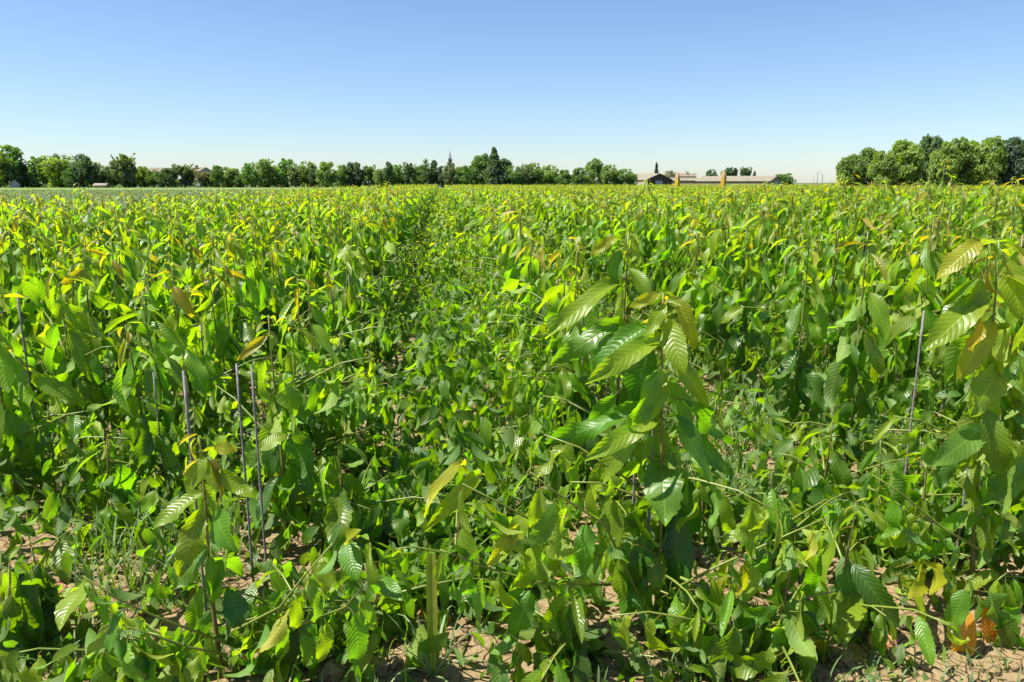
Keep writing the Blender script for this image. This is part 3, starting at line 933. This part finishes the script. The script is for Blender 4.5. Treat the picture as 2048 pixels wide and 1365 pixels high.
# ---- leaves and shoots set by hand on the nearest saplings
def chord_leaf(root, b, t, Y, wpx, colour, mesh, dy=0.0, dy0=0.0, facing=(-.25, -.85, .5), roll=0.0):
    A = at_y(*b, Y + dy0); B = at_y(*t, Y + dy)
    inv = root.matrix_world.inverted() if False else Matrix.Translation(-Vector(root.location))
    A = inv @ A; B = inv @ B
    co = [v.co for v in mesh.vertices]
    n = len(co)
    tipv = Vector(max(co, key=lambda v: v.length)); basev = Vector(co[14])
    ch = tipv - basev
    s = (B - A).length / ch.length
    y1 = (B - A).normalized()
    f = Vector(facing); z1 = (f - y1 * f.dot(y1)).normalized(); x1 = y1.cross(z1)
    y0 = ch.normalized(); z0 = Vector((0, 0, 1)); z0 = (z0 - y0 * z0.dot(y0)).normalized(); x0 = y0.cross(z0)
    M1 = Matrix((x1, y1, z1)).transposed(); M0 = Matrix((x0, y0, z0)).transposed()
    Rm = (M1 @ Matrix.Rotation(roll, 3, 'Y') @ M0.transposed()).to_4x4()
    wid = (max(v.x for v in co) - min(v.x for v in co)) * s
    sx = (wpx * Y / FPX) / wid * 1.12
    o = bpy.data.objects.new('leaf', mesh)
    o.parent = root
    o.matrix_basis = Matrix.Translation(A) @ Rm @ Matrix.Diagonal((s * sx, s, s, 1)) @ Matrix.Translation(-basev)
    o.color = (*colour, 1)
    COL.objects.link(o)
    return o

LIME = (.150, .220, .011); GREEN = (.072, .172, .012); DEEP = (.030, .090, .012); GOLD = (.21, .22, .011); PALE = (.090, .170, .022); ORANGE = (.36, .13, .02)
def hand(root, key, Y, g):
    m = LEAF[0]
    if key == 'main':
        for b, t, w, c, k, dy in [
            ((1330, 610), (1290, 676), 26, LIME, 1, -.05), ((1335, 640), (1370, 752), 46, LIME, 1, -.1),
            ((1352, 598), (1388, 700), 30, GOLD, 2, .0), ((1318, 588), (1258, 616), 22, GOLD, 3, .0),
            ((1322, 672), (1172, 768), 42, LIME, 0, -.15), ((1300, 650), (1182, 742), 46, GREEN, 5, .02),
            ((1340, 700), (1418, 818), 34, LIME, 4, -.05), ((1332, 750), (1288, 852), 44, LIME, 1, -.08),
            ((1300, 690), (1262, 812), 58, DEEP, 4, .08), ((1322, 828), (1170, 922), 42, LIME, 0, -.1),
            ((1300, 815), (1085, 885), 44, GREEN, 6, .05), ((1290, 860), (1165, 1005), 40, LIME, 1, .05),
            ((1322, 925), (1332, 1046), 76, PALE, 6, -.22), ((1370, 860), (1462, 952), 36, GREEN, 0, -.05),
            ((1350, 1010), (1356, 1205), 66, DEEP, 4, -.05), ((1300, 1085), (1318, 1190), 46, LIME, 5, -.1),
            ((1295, 1060), (1258, 1235), 44, GREEN, 1, -.08), ((1210, 1090), (1140, 1210), 60, PALE, 6, -.02),
            ((1262, 1100), (1242, 1240), 42, GREEN, 7, -.1), ((1275, 1040), (1215, 1085), 34, LIME, 0, -.05),
            ((1410, 1200), (1372, 1310), 58, GREEN, 6, -.25), ((1340, 1200), (1345, 1330), 50, DEEP, 4, -.1),
            ((1300, 1260), (1300, 1350), 50, PALE, 5, -.1), ((1375, 960), (1380, 1075), 50, DEEP, 4, .05),
            ((928, 930), (846, 1030), 32, GOLD, 2, -.3), ((960, 948), (852, 1062), 32, LIME, 0, -.3), ((1490, 1225), (1474, 1358), 66, LIME, 6, -.26),
            ((1558, 1235), (1592, 1352), 54, LIME, 5, -.26), ((1622, 1240), (1648, 1325), 24, GOLD, 1, -.24), ((1700, 1165), (1690, 1285), 72, LIME, 4, -.24), ((1790, 1225), (1766, 1292), 62, GREEN, 6, -.22),
            ((1610, 1180), (1640, 1110), 30, GREEN, 0, -.2), ((1050, 1030), (1000, 1125), 38, LIME, 1, -.28), ((1120, 1080), (1030, 1175), 62, LIME, 6, -.28),
            ((1230, 790), (1180, 850), 34, GREEN, 0, .12), ((1360, 800), (1470, 890), 40, GREEN, 6, .12)]:
            chord_leaf(root, b, t, Y, w, c, m[k], dy, 0, roll=g.uniform(-.35, .35))
        o = Vector(root.location)
        for path, n, cs in [
            ([(1200, 1112), (1110, 1066), (1010, 1012), (925, 968)], 9, [LIME, GREEN, LIME, PALE, LIME, GOLD]),
            ([(1215, 1170), (1090, 1168), (985, 1140), (880, 1100)], 8, [GREEN, LIME, PALE, GREEN]),
            ([(1345, 1180), (1430, 1135), (1540, 1085), (1652, 1036)], 9, [LIME, GREEN, LIME, PALE, GOLD]),
            ([(1360, 1155), (1440, 1190), (1530, 1218), (1600, 1225)], 7, [LIME, GREEN, GREEN, LIME]),
            ([(1300, 1240), (1210, 1050), (1110, 985), (1060, 945)], 7, [GREEN, LIME, PALE])]:
            pts = [at_y(x, y, Y - .12 - .05 * i) - o for i, (x, y) in enumerate(path)]
            branch(root, pts, g, 0, .155, n + 2, .3, .005, down=1.25, colours=cs)
    if key == 'second':
        for b, t, w, c, k, dy in [((1240, 560), (1090, 676), 40, LIME, 0, -.15), ((1245, 640), (1098, 730), 44, PALE, 6, -.05),
                                  ((1240, 500), (1218, 590), 28, GREEN, 5, 0), ((1235, 660), (1182, 745), 44, GREEN, 1, -.05), ((1262, 530), (1300, 610), 26, LIME, 1, 0),
                                  ((1232, 476), (1180, 512), 20, GOLD, 3, 0)]:
            chord_leaf(root, b, t, Y, w, c, m[k], dy, 0, roll=g.uniform(-.3, .3))
    if key == 'right':
        for b, t, w, c, k, dy in [((1975, 590), (1850, 702), 56, LIME, 0, -.05), ((2000, 730), (1948, 834), 62, LIME, 6, -.1),
                                  ((1985, 640), (1915, 760), 48, GOLD, 1, 0), ((1965, 855), (1868, 932), 56, PALE, 0, -.1),
                                  ((2060, 925), (1970, 1008), 60, PALE, 6, -.1), ((1960, 480), (1870, 560), 40, GOLD, 2, 0),
                                  ((2010, 520), (2040, 640), 50, LIME, 1, -.05), ((1822, 1128), (1822, 1198), 42, GOLD, 1, -.3), ((1838, 1125), (1868, 1185), 28, GOLD, 2, -.3), ((1800, 1150), (1850, 1240), 40, LIME, 0, -.3), ((1965, 560), (1900, 690), 44, LIME, 5, .03)]:
            chord_leaf(root, b, t, Y, w, c, m[k], dy, 0, roll=g.uniform(-.3, .3))
        o = Vector(root.location)
        pts = [at_y(x, y, Y - .1 - .05 * i) - o for i, (x, y) in enumerate([(1965, 1230), (1900, 1270), (1940, 1255), (2000, 1270)])]
        b = branch(root, [at_y(x, y, Y * (1 - i / 3) + 2.06 * i / 3) - o for i, (x, y) in enumerate([(1962, 1190), (1960, 1200), (1968, 1212), (1985, 1225)])], g, 0, .05, 2, .6, down=.4)
        for bb, t, w in [((1935, 1222), (1918, 1330), 46), ((1968, 1215), (1985, 1300), 40), ((1990, 1240), (2012, 1315), 44), ((1945, 1290), (1950, 1362), 60)]:
            leaf = chord_leaf(root, bb, t, 2.06, w, g.choice([(.42, .16, .02), (.34, .13, .02), (.45, .21, .03)]), m[g.choice((2, 3, 7))], 0, 0, roll=g.uniform(-.4, .4))
            leaf['label'] = 'withered orange leaf'
        for bb, t, w, c in [((1975, 1185), (2010, 1262), 44, PALE), ((2040, 1215), (1990, 1262), 40, GREEN), ((1930, 1180), (1895, 1262), 44, GREEN), ((2044, 1275), (2008, 1352), 44, PALE)]:
            chord_leaf(root, bb, t, 2.02, w, c, m[g.choice((1, 4, 6))], 0, 0, roll=g.uniform(-.4, .4))
        branch(root, [at_y(x, y, Y - .1) - o for x, y in [(1960, 1290), (1880, 1240), (1790, 1195), (1700, 1180)]], g, 0, .16, 11, .3, .005, down=1.2, colours=[LIME, GREEN, LIME, GOLD, PALE])
        branch(root, [at_y(x, y, Y - .08) - o for x, y in [(1962, 1100), (1890, 1060), (1800, 985), (1745, 950)]], g, 0, .15, 11, .3, .005, down=1.2, colours=[PALE, GREEN, LIME])
    if key == 'short':
        for b, t, w, c, k, dy in [((412, 915), (372, 985), 34, LIME, 1, -.02), ((405, 985), (303, 1058), 36, LIME, 0, -.05),
                                  ((425, 940), (512, 995), 34, LIME, 6, -.05), ((430, 1020), (470, 1105), 58, GREEN, 4, -.1),
                                  ((412, 1090), (342, 1180), 54, PALE, 6, -.05), ((430, 895), (475, 900), 24, GOLD, 3, 0), ((412, 925), (440, 985), 26, LIME, 5, -.03),
                                  ((445, 1120), (420, 1190), 40, GREEN, 1, -.03), ((455, 1180), (500, 1275), 50, DEEP, 4, -.05), ((176, 1168), (118, 1262), 48, LIME, 1, -.15), ((240, 1262), (174, 1312), 36, LIME, 0, -.15), ((270, 1288), (186, 1355), 44, GREEN, 5, -.15),
                              ((640, 1112), (655, 1200), 46, LIME, 6, -.1), ((692, 1085), (716, 1162), 46, GREEN, 1, -.1), ((760, 1160), (806, 1200), 34, GREEN, 0, -.1), ((716, 1190), (726, 1268), 50, PALE, 6, -.12), ((520, 900), (575, 870), 30, LIME, 1, .05), ((700, 1080), (722, 1060), 24, GOLD, 3, -.1)]:
            chord_leaf(root, b, t, Y, w, c, m[k], dy, 0, roll=g.uniform(-.3, .3))
        o = Vector(root.location)
        for path, n, cs in [([(450, 1285), (318, 1236), (240, 1200), (165, 1152)], 8, [LIME, GREEN, LIME, GREEN]),
                            ([(455, 1310), (380, 1295), (310, 1272), (245, 1250)], 7, [GREEN, LIME, DEEP, LIME]),
                            ([(470, 1260), (560, 1215), (610, 1150), (665, 1088)], 8, [LIME, GREEN, PALE, GOLD]),
                            ([(475, 1270), (600, 1250), (690, 1215), (735, 1165)], 8, [GREEN, LIME, PALE])]:
            branch(root, [at_y(x, y, Y - .06 - .04 * i) - o for i, (x, y) in enumerate(path)], g, 0, .14, n + 2, .3, .0045, down=1.2, colours=cs)

hero_roots = []
low_shoots()
for i, (p, lab, opt) in enumerate(heroes):
    g = random.Random(500 + i)
    opt = dict(opt); key = opt.pop('hand', None)
    bx = p.x + g.gauss(0, .015) + (.10 if key == 'right' else 0); by = p.y + g.gauss(0, .015)
    z = ground_z(bx, by)
    az = [0.0] if p.x < 0 else [math.pi]
    opt.setdefault('laterals', 7 if abs(p.x) < 1 else 4)
    if key == 'main': opt.update(leaf_n=24, low=.1, laterals=5)
    rt, pts = sapling((bx, by, z), p.z - z, g, 0 if p.y < 5.2 else 1, lab, lean=(p.x - bx, p.y - by), lat_az=az + [az[0] + 2], **opt)
    if key: hand(rt, key, p.y, g)
    hero_roots.append((rt, p))
for n, (d, x, y, i, side, lab) in enumerate(singles_info):
    g = random.Random(9000 + n)
    h = plant_height(x, y) * g.uniform(.87, 1.14)
    if g.random() < .04: h *= 1.07
    z = ground_z(x, y)
    alley = (i == 0)
    az = None
    if alley: az = [0.0, .5, -.5] if x < 0 else [math.pi, math.pi + .5, math.pi - .5]
    lat = (9 if alley else 5) if d < 6 else ((7 if x > 0 else 3) if alley else 2)
    sapling((x, y, z), h - z, g, 0 if d < 4.6 else 1, lab, laterals=lat, lat_az=az, young=g.uniform(.65, 1.2), low=g.uniform(.10, .25), leaf_n=int(h * 24))

# ---------------------------------------------------------------- the rest of the saplings, one mass
def mass_prototype(seed):
    g = random.Random(seed)
    V, F, C, UVS = [], [], [], []
    h = 1.27
    pts = stem_points(h, (g.gauss(0, .03), g.gauss(0, .03)), g, 4)
    v, f = tube(pts, [.009, .008, .006, .003], 3, cap=False)
    V += [tuple(q) for q in v]; F += f; C += [(.12, .13, .035)] * len(v); UVS += [(.5, -.1)] * len(v)
    base = [leaf_np(w, b, fo, 3, 2, .15, 0, .1, g.uniform(-.4, .4), k, sides=0) for k, (w, b, fo) in enumerate(SPECS[:6])]
    az = g.random() * 6.28
    n = 30
    for k in range(n):
        t = k / (n - 1); z = .99 - .83 * t ** .92; az += 2.4 + g.uniform(-.4, .4)
        s = (.095 + .15 * min(1, t / .22)) * g.uniform(.8, 1.15)
        el = g.uniform(-.3, .5) if t < .14 else g.gauss(-.75, .34)
        M = Matrix.Translation(along(pts, z)) @ Matrix.Rotation(az, 4, 'Z') @ Matrix.Rotation(el, 4, 'X') @ Matrix.Rotation(g.gauss(0, .4), 4, 'Y') @ Matrix.Scale(s, 4)
        bv, bf, buv = g.choice(base); o = len(V); UVS += buv
        V += [tuple(M @ Vector(q)) for q in bv]; F += [tuple(i + o for i in q) for q in bf]
        C += [leaf_colour(t * 1.1 + .04, g)] * len(bv)
    return mesh_np('sapling_mass_form', V, F, M_LEAFV, UVS, col=C, smooth=True)
proto_col = bpy.data.collections.new('mass_forms')
for k in range(6):
    proto_col.objects.link(bpy.data.objects.new('mass_form', mass_prototype(70 + k)))

def instancer(name, pts, scales, rots):
    me = bpy.data.meshes.new(name)
    me.from_pydata([tuple(p) for p in pts], [], [])
    a = me.attributes.new('size', 'FLOAT_VECTOR', 'POINT'); a.data.foreach_set('vector', np.asarray(scales, dtype=np.float32).ravel())
    a = me.attributes.new('turn', 'FLOAT_VECTOR', 'POINT'); a.data.foreach_set('vector', np.asarray(rots, dtype=np.float32).ravel())
    o = obj(name, me)
    nt = bpy.data.node_groups.new(name, 'GeometryNodeTree')
    nt.interface.new_socket('Geometry', in_out='INPUT', socket_type='NodeSocketGeometry')
    nt.interface.new_socket('Geometry', in_out='OUTPUT', socket_type='NodeSocketGeometry')
    N, L = nt.nodes, nt.links
    gi = N.new('NodeGroupInput'); go = N.new('NodeGroupOutput')
    mp = N.new('GeometryNodeMeshToPoints')
    ci = N.new('GeometryNodeCollectionInfo'); ci.inputs['Collection'].default_value = proto_col
    ci.inputs['Separate Children'].default_value = True; ci.inputs['Reset Children'].default_value = True
    ip = N.new('GeometryNodeInstanceOnPoints'); ip.inputs['Pick Instance'].default_value = True
    s = N.new('GeometryNodeInputNamedAttribute'); s.data_type = 'FLOAT_VECTOR'; s.inputs['Name'].default_value = 'size'
    t = N.new('GeometryNodeInputNamedAttribute'); t.data_type = 'FLOAT_VECTOR'; t.inputs['Name'].default_value = 'turn'
    er = N.new('FunctionNodeEulerToRotation')
    rv = N.new('FunctionNodeRandomValue'); rv.data_type = 'INT'
    for sk in rv.inputs:
        if sk.enabled and sk.name == 'Min': sk.default_value = 0
        if sk.enabled and sk.name == 'Max': sk.default_value = 5
    L.new(gi.outputs[0], mp.inputs['Mesh']); L.new(mp.outputs[0], ip.inputs['Points'])
    L.new(ci.outputs[0], ip.inputs['Instance'])
    L.new(s.outputs[0], ip.inputs['Scale']); L.new(t.outputs[0], er.inputs[0]); L.new(er.outputs[0], ip.inputs['Rotation'])
    L.new([x for x in rv.outputs if x.enabled][0], ip.inputs['Instance Index'])
    L.new(ip.outputs[0], go.inputs[0])
    md = o.modifiers.new('scatter', 'NODES'); md.node_group = nt
    return o
P, SC, RO = [], [], []
g = random.Random(77)
for d, x, y, _ in rest:
    k = plant_height(x, y) / 1.27 * g.uniform(.82, 1.1) * (1.08 if g.random() < .06 else 1)
    wd = k * g.uniform(.95, 1.15) * (1 + .4 * max(0, min(1, (y - 40) / 60)))
    P.append((x, y, -.05)); SC.append((wd, wd, k)); RO.append((0, 0, g.random() * 6.28))
yy = 9.0
while yy < 117:                                          # lower plants that fill the alley farther off
    yy += .16 + yy * .004
    k = g.uniform(.45, .75)
    P.append((g.gauss(.06, .24), yy, -.05)); SC.append((k * 1.25, k * 1.25, k)); RO.append((0, 0, g.random() * 6.28))
yy = 11.0
while yy < 100:                                          # low growth in the wide gap of the next row
    yy += .2 + yy * .004
    k = g.uniform(.4, .7)
    P.append((1.32 + g.gauss(0, .22), yy, -.05)); SC.append((k * 1.25, k * 1.25, k)); RO.append((0, 0, g.random() * 6.28))
print('saplings single', NSAP[0], 'limit', limit, 'mass', len(P), 'objects', len(COL.objects))
mass = tag(instancer('distant_saplings', P, SC, RO), 'mass of more saplings reaching back to the trees', 'saplings', kind='stuff')

# ---------------------------------------------------------------- stakes
def stake(x, y, top, label, lean=(0, 0), r=.0065):
    r *= .66
    z = ground_z(x, y)
    g = random.Random(int(x * 1000) + int(y * 777))
    n = 7; h = top - z
    pts = [(lean[0] * (i / (n - 1)), lean[1] * (i / (n - 1)), h * i / (n - 1) - .03 * (i == 0)) for i in range(n)]
    o = obj('stake', mesh_np('stake', *tube(pts, [r * (1.12 if i % 2 else 1) for i in range(n)], 7), M_STAKE, smooth=True), None, (x, y, z))
    tag(o, label, 'stake', 'canes beside the saplings')
for tp, bt, X, lab, r in [
    ((367, 742), (400, 905), -.74, 'bare grey stake rising above the short yellow sapling', .0065),
    ((473, 728), (505, 1150), -.72, 'longest bare grey stake, just past the short yellow sapling', .0065),
    ((503, 731), (525, 1000), -.66, 'thinner grey stake close behind the longest bare one', .006),
    ((1276, 738), (1270, 985), .66, 'grey stake showing before the dark hanging leaf of the front sapling', .006),
    ((1316, 835), (1308, 1105), .655, 'grey stake tied along the stem of the tallest near sapling', .0065),
    ((1848, 622), (1828, 900), 1.98, 'bare upright grey stake before the yellow-green tufted sapling', .0065),
    ((1988, 700), (1962, 1230), 1.93, 'grey stake tied to the stout yellow stem', .007),
    ((34, 585), (55, 850), -1.95, 'grey stake above the yellow tuft near the picture edge', .0065),
    ((664, 562), (690, 800), -.76, 'grey stake against the thick dark stem at the alley', .006),
    ((850, 735), (872, 800), -.2, 'short slanting grey stake in the weedy alley', .005),
]:
    p = at_x(*tp, X)
    q = at_x(bt[0], bt[1], X)
    stake(p.x, p.y + (.05 if tp[0] in (1316, 1988) else 0), p.z, lab, lean=(0, 0), r=r)
k = 0
for d, x, y, i, side, lab in singles_info:
    g = random.Random(int(d * 1e5))
    if d < 7 and g.random() < .55 and k < 45:
        k += 1
        nm, sd, _ = row_words(x)
        stake(x + g.uniform(-.02, .02), y + .025, plant_height(x, y) * g.uniform(.55, .8), f'thin grey stake among the saplings of the {nm} row {sd} of the alley', r=.0055)

# ---------------------------------------------------------------- grass, weeds, litter, clods
def scatter_blades(name, pts, hs, cols, g, seg=4, width=.006):
    V, F, C = [], [], []
    for (x, y, z), h, c in zip(pts, hs, cols):
        a = g.random() * 6.28; ln = g.uniform(.15, .9) * h; w = width * g.uniform(.6, 1.3)
        dx, dy = math.cos(a), math.sin(a); sx, sy = -dy * w, dx * w
        o = len(V)
        for i in range(seg):
            t = i / seg
            q = ln * t ** 1.8; zz = z + h * (t - .28 * t ** 3 * (ln / h)); k = 1 - t * .6
            V.append((x + dx * q - sx * k, y + dy * q - sy * k, zz)); V.append((x + dx * q + sx * k, y + dy * q + sy * k, zz)); C += [c, c]
        V.append((x + dx * ln, y + dy * ln, z + h * (1 - .28 * ln / h))); C.append(c)
        for i in range(seg - 1):
            b = o + 2 * i; F.append((b, b + 1, b + 3)); F.append((b, b + 3, b + 2))
        b = o + 2 * (seg - 1); F.append((b, b + 1, b + 2))
    return obj(name, tris_np(name, np.array(V), np.array(F), M_GRASS, col=np.array(C)))
g = random.Random(41)
pts, hs, cols = [], [], []
def grass_patch(cx, cy, r, n, hmax):
    for _ in range(n):
        a = g.random() * 6.28; q = r * math.sqrt(g.random())
        x, y = cx + math.cos(a) * q, cy + math.sin(a) * q * 1.4
        pts.append((x, y, ground_z(x, y))); hs.append(hmax * g.uniform(.35, 1))
        t = g.random(); cols.append((.055 + .05 * t, .115 + .05 * t, .022 + .01 * t))
for (px, py, r, n, hm) in [(900, 1010, .28, 240, .26), (980, 1000, .3, 240, .24), (1050, 880, .3, 220, .22), (820, 1040, .2, 160, .24), (1480, 880, .3, 300, .34), (1560, 800, .35, 320, .36), (1450, 1000, .22, 200, .28),
                            (1640, 760, .4, 300, .36), (1510, 1040, .2, 150, .2), (330, 1150, .28, 260, .26), (480, 1330, .12, 60, .15), (1700, 900, .3, 200, .28), (150, 1000, .3, 200, .25),
                            (1780, 1345, .1, 60, .08), (1890, 1350, .10, 30, .09), (2030, 1350, .12, 40, .1), (880, 1330, .08, 20, .2), (820, 1250, .12, 40, .18), (1150, 1340, .12, 60, .1), (1340, 1350, .15, 80, .12), (700, 1340, .2, 100, .1), (60, 1330, .2, 100, .12), (1600, 1340, .2, 100, .14)]:
    d = ray(px, py); t = -EYE / d.z; p = Vector((0, 0, EYE)) + d * t
    grass_patch(p.x, p.y, r, n, hm)
for X in (1.32, 2.35, 3.15, 4.0, -1.0, -1.65, -2.35, -3.1, 0.0):
    for _ in range(26):
        grass_patch(X + g.gauss(0, .15), g.uniform(3.0, 11), .2, 42, .3 if X else .16)
tag(scatter_blades('grass', pts, hs, cols, g, width=.0045), kind='stuff')

def leaf_soup(name, P, sizes, cols, g, mat, flat=.5):
    base = [leaf_np(.38, b, .3, 5, 2, .1, 0, .1, 0, k, sides=0) for k, b in enumerate((.4, .8, 1.2))]
    base = [(np.array(v), np.array(f), np.array(u)) for v, f, u in base]
    V, F, C, UVS = [], [], [], []; o = 0
    for p, s, c in zip(P, sizes, cols):
        M = Matrix.Rotation(g.random() * 6.28, 3, 'Z') @ Matrix.Rotation(g.gauss(-.55, flat), 3, 'X') @ Matrix.Rotation(g.gauss(0, flat), 3, 'Y')
        bv, bf, bu = g.choice(base); UVS.append(bu)
        v = (bv * s) @ np.array(M).T + np.array(p)
        V.append(v); F.append(bf + o); o += len(v); C.append(np.tile(c, (len(v), 1)))
    V = np.concatenate(V); F = np.concatenate(F); C = np.concatenate(C)
    return obj(name, tris_np(name, V, F, mat, uv=np.concatenate(UVS), col=C, smooth=True))
g = random.Random(42)
P, sz, cs = [], [], []
for _ in range(7500):                                   # weedy growth down the alley
    y = 2.4 + 44 * g.random() ** 1.9
    x = g.gauss(.0, .3) if y < 4 else g.gauss(.04, .27)
    top = .5 * math.exp(-(x / .55) ** 2) * min(1, max(.25, (y - 2.2) / 2.0))
    z = ground_z(x, y) + top * math.sqrt(g.random()) + .02
    P.append((x, y, z)); sz.append(g.uniform(.06, .15) * (1 + y * .012)); cs.append(leaf_colour(g.choice((.35, .6, .7, .8, .9)), g))
for _ in range(9000):                                   # low growth between the other rows
    X = g.choice((1.32, 1.32, 2.35, 3.15, -1.0, -1.65, -2.35, -3.1)); y = g.uniform(2.6, 9); x = X + g.gauss(0, .36)
    P.append((x, y, ground_z(x, y) + .36 * g.random() ** 1.3)); sz.append(g.uniform(.04, .11)); cs.append(leaf_colour(.9, g))
for _ in range(3000):
    x = g.uniform(-2.4, 2.8); y = g.uniform(1.9, 3.6)
    if float(value_noise(np.array([x * 2.6 + 50]), np.array([y * 2.6 + 50]), 9)[0]) < .42: continue
    P.append((x, y, ground_z(x, y) + .16 * g.random() ** 1.5)); sz.append(g.uniform(.02, .075)); cs.append(leaf_colour(g.choice((.4, .8, .9)), g))
tag(leaf_soup('weeds', P, sz, cs, g, M_LEAFV, .6), kind='stuff')
P, sz, cs = [], [], []
for _ in range(2500):                                   # bigger low leaves near the front
    y = 2.0 + 4.0 * g.random() ** 1.3; x = g.uniform(-.62 * y - .2, .86 * y + .2)
    if 1.22 < x < 1.62 and y < 2.15: continue
    if float(value_noise(np.array([x * 2.2 + 30]), np.array([y * 2.2 + 70]), 15)[0]) < (.40 if y < 2.8 else .2): continue
    P.append((x, y, ground_z(x, y) + .03 + .34 * min(1, .45 + (y - 2) * .5) * g.random())); sz.append(g.uniform(.09, .165)); cs.append(leaf_colour(g.choice((.4, .6, .8, .9)), g))
tag(leaf_soup('low_growth', P, sz, cs, g, M_LEAFV, .55), kind='stuff')
P, sz, cs = [], [], []
for _ in range(3600):
    x = g.uniform(-3, 3.4); y = g.uniform(1.8, 5.5)
    P.append((x, y, ground_z(x, y) + .012)); sz.append(g.uniform(.015, .05))
    cs.append(g.choice([(.30, .19, .10), (.22, .12, .06), (.40, .30, .18), (.16, .09, .05)]))
tag(leaf_soup('litter', P, sz, cs, g, M_DRY, .25), kind='stuff')

def rock_np(g, n=1):
    ico = bpy.data.meshes.new('tmp')
    import bmesh
    bm = bmesh.new(); bmesh.ops.create_icosphere(bm, subdivisions=n, radius=1)
    V = np.array([v.co[:] for v in bm.verts]); F = np.array([[v.index for v in f.verts] for f in bm.faces]); bm.free()
    bpy.data.meshes.remove(ico)
    return V, F
RV, RF = rock_np(g)
V, F = [], []; o = 0
for _ in range(1500):
    x = g.uniform(-3, 3.4); y = 1.8 + 4 * g.random() ** 1.4
    s = g.uniform(.006, .03) if g.random() < .85 else g.uniform(.03, .05)
    v = RV * (1 + np.random.default_rng(int(g.random() * 1e9)).uniform(-.3, .3, (len(RV), 1))) * s * np.array([1, g.uniform(.7, 1.2), g.uniform(.5, .8)])
    v = v @ np.array(Matrix.Rotation(g.random() * 6.28, 3, 'Z')).T + np.array([x, y, ground_z(x, y) + s * .3])
    V.append(v); F.append(RF + o); o += len(v)
tag(obj('pebbles', tris_np('pebbles', np.concatenate(V), np.concatenate(F), M_SOIL)), kind='stuff')
RV2, RF2 = rock_np(g, 2)
for px, py, wpx, lab in [(1138, 1295, 58, 'reddish clod of earth on the bare soil below the front sapling'), (105, 1215, 70, 'pinkish clod in the bare patch near the bottom corner'),
                         (850, 1240, 40, 'small tan stone beside the tall grass blade'), (1760, 1300, 70, 'broad orange clod beneath the low yellow shoots'), (1110, 1180, 46, 'brown clod half hidden under the long side shoot')]:
    d = ray(px, py); t = -EYE / d.z; p = Vector((0, 0, EYE)) + d * t
    s = wpx * t / FPX / 2
    rg = np.random.default_rng(px)
    v = RV2 * (1 + rg.uniform(-.16, .16, (len(RV2), 1))) * s * np.array([1, .8, .62])
    oo = obj('clod', tris_np('clod', v, RF2, M_STONE), None, (p.x, p.y, ground_z(p.x, p.y) + s * .3))
    oo.rotation_euler = (0, 0, px)
    tag(oo, lab, 'clod')

def big_blade():
    b = at_y(866, 1352, 2.05); t = at_y(862, 1118, 2.05)
    z = ground_z(b.x, b.y)
    r = empty('grass_plant', (b.x, b.y, z)); tag(r, 'tall grass plant with one upright yellow-edged blade on bare soil', 'grass plant')
    V, F, C = [], [], []
    h = t.z - z
    for i in range(9):
        s = i / 8; w = .013 * (s * 3 if s < .33 else 1) * (.75 if i == 8 else 1) + .003
        x = (t.x - b.x) * s; yy = .03 * s
        V += [(x - w, yy, h * s), (x, yy + .004, h * s), (x + w, yy, h * s)]; C += [(.20, .22, .03), (.11, .17, .025), (.24, .22, .03)]
    for i in range(8):
        q = 3 * i; F += [(q, q + 1, q + 4, q + 3), (q + 1, q + 2, q + 5, q + 4)]
    obj('blade', mesh_np('blade', V, F, M_GRASS, col=C), r)
    g = random.Random(5)
    for k in range(7):
        V, F, C = [], [], []
        a = k * .95 + .3; L = g.uniform(.14, .26); hh = g.uniform(.06, .14)
        for i in range(7):
            s = i / 6; w = .006 * (1 - s * .85)
            x, yy, zz = math.cos(a) * L * s, math.sin(a) * L * s, hh * math.sin(s * 2.4)
            V += [(x + math.sin(a) * w, yy - math.cos(a) * w, zz), (x - math.sin(a) * w, yy + math.cos(a) * w, zz)]; C += [(.12, .18, .05)] * 2
        for i in range(6):
            q = 2 * i; F.append((q, q + 1, q + 3, q + 2))
        obj('blade', mesh_np('blade', V, F, M_GRASS, col=C), r)
big_blade()

# ---------------------------------------------------------------- the grey-green crop beyond the last row
g = random.Random(43)
pts, hs, cols = [], [], []
for _ in range(26000):
    y = 16 + 150 * g.random() ** 1.25
    x = -7.9 - (.60 * y - 4) * g.random()
    x = round(x / .8) * .8 + g.gauss(0, .10)
    if x > -7.7: continue
    pts.append((x, y, -.04)); hs.append(g.uniform(.2, .5))
    t = g.random(); cols.append((.06 + .08 * t, .10 + .09 * t, .04 + .05 * t))
tag(scatter_blades('crop_plants', pts, hs, cols, g, 2, .045), kind='stuff')
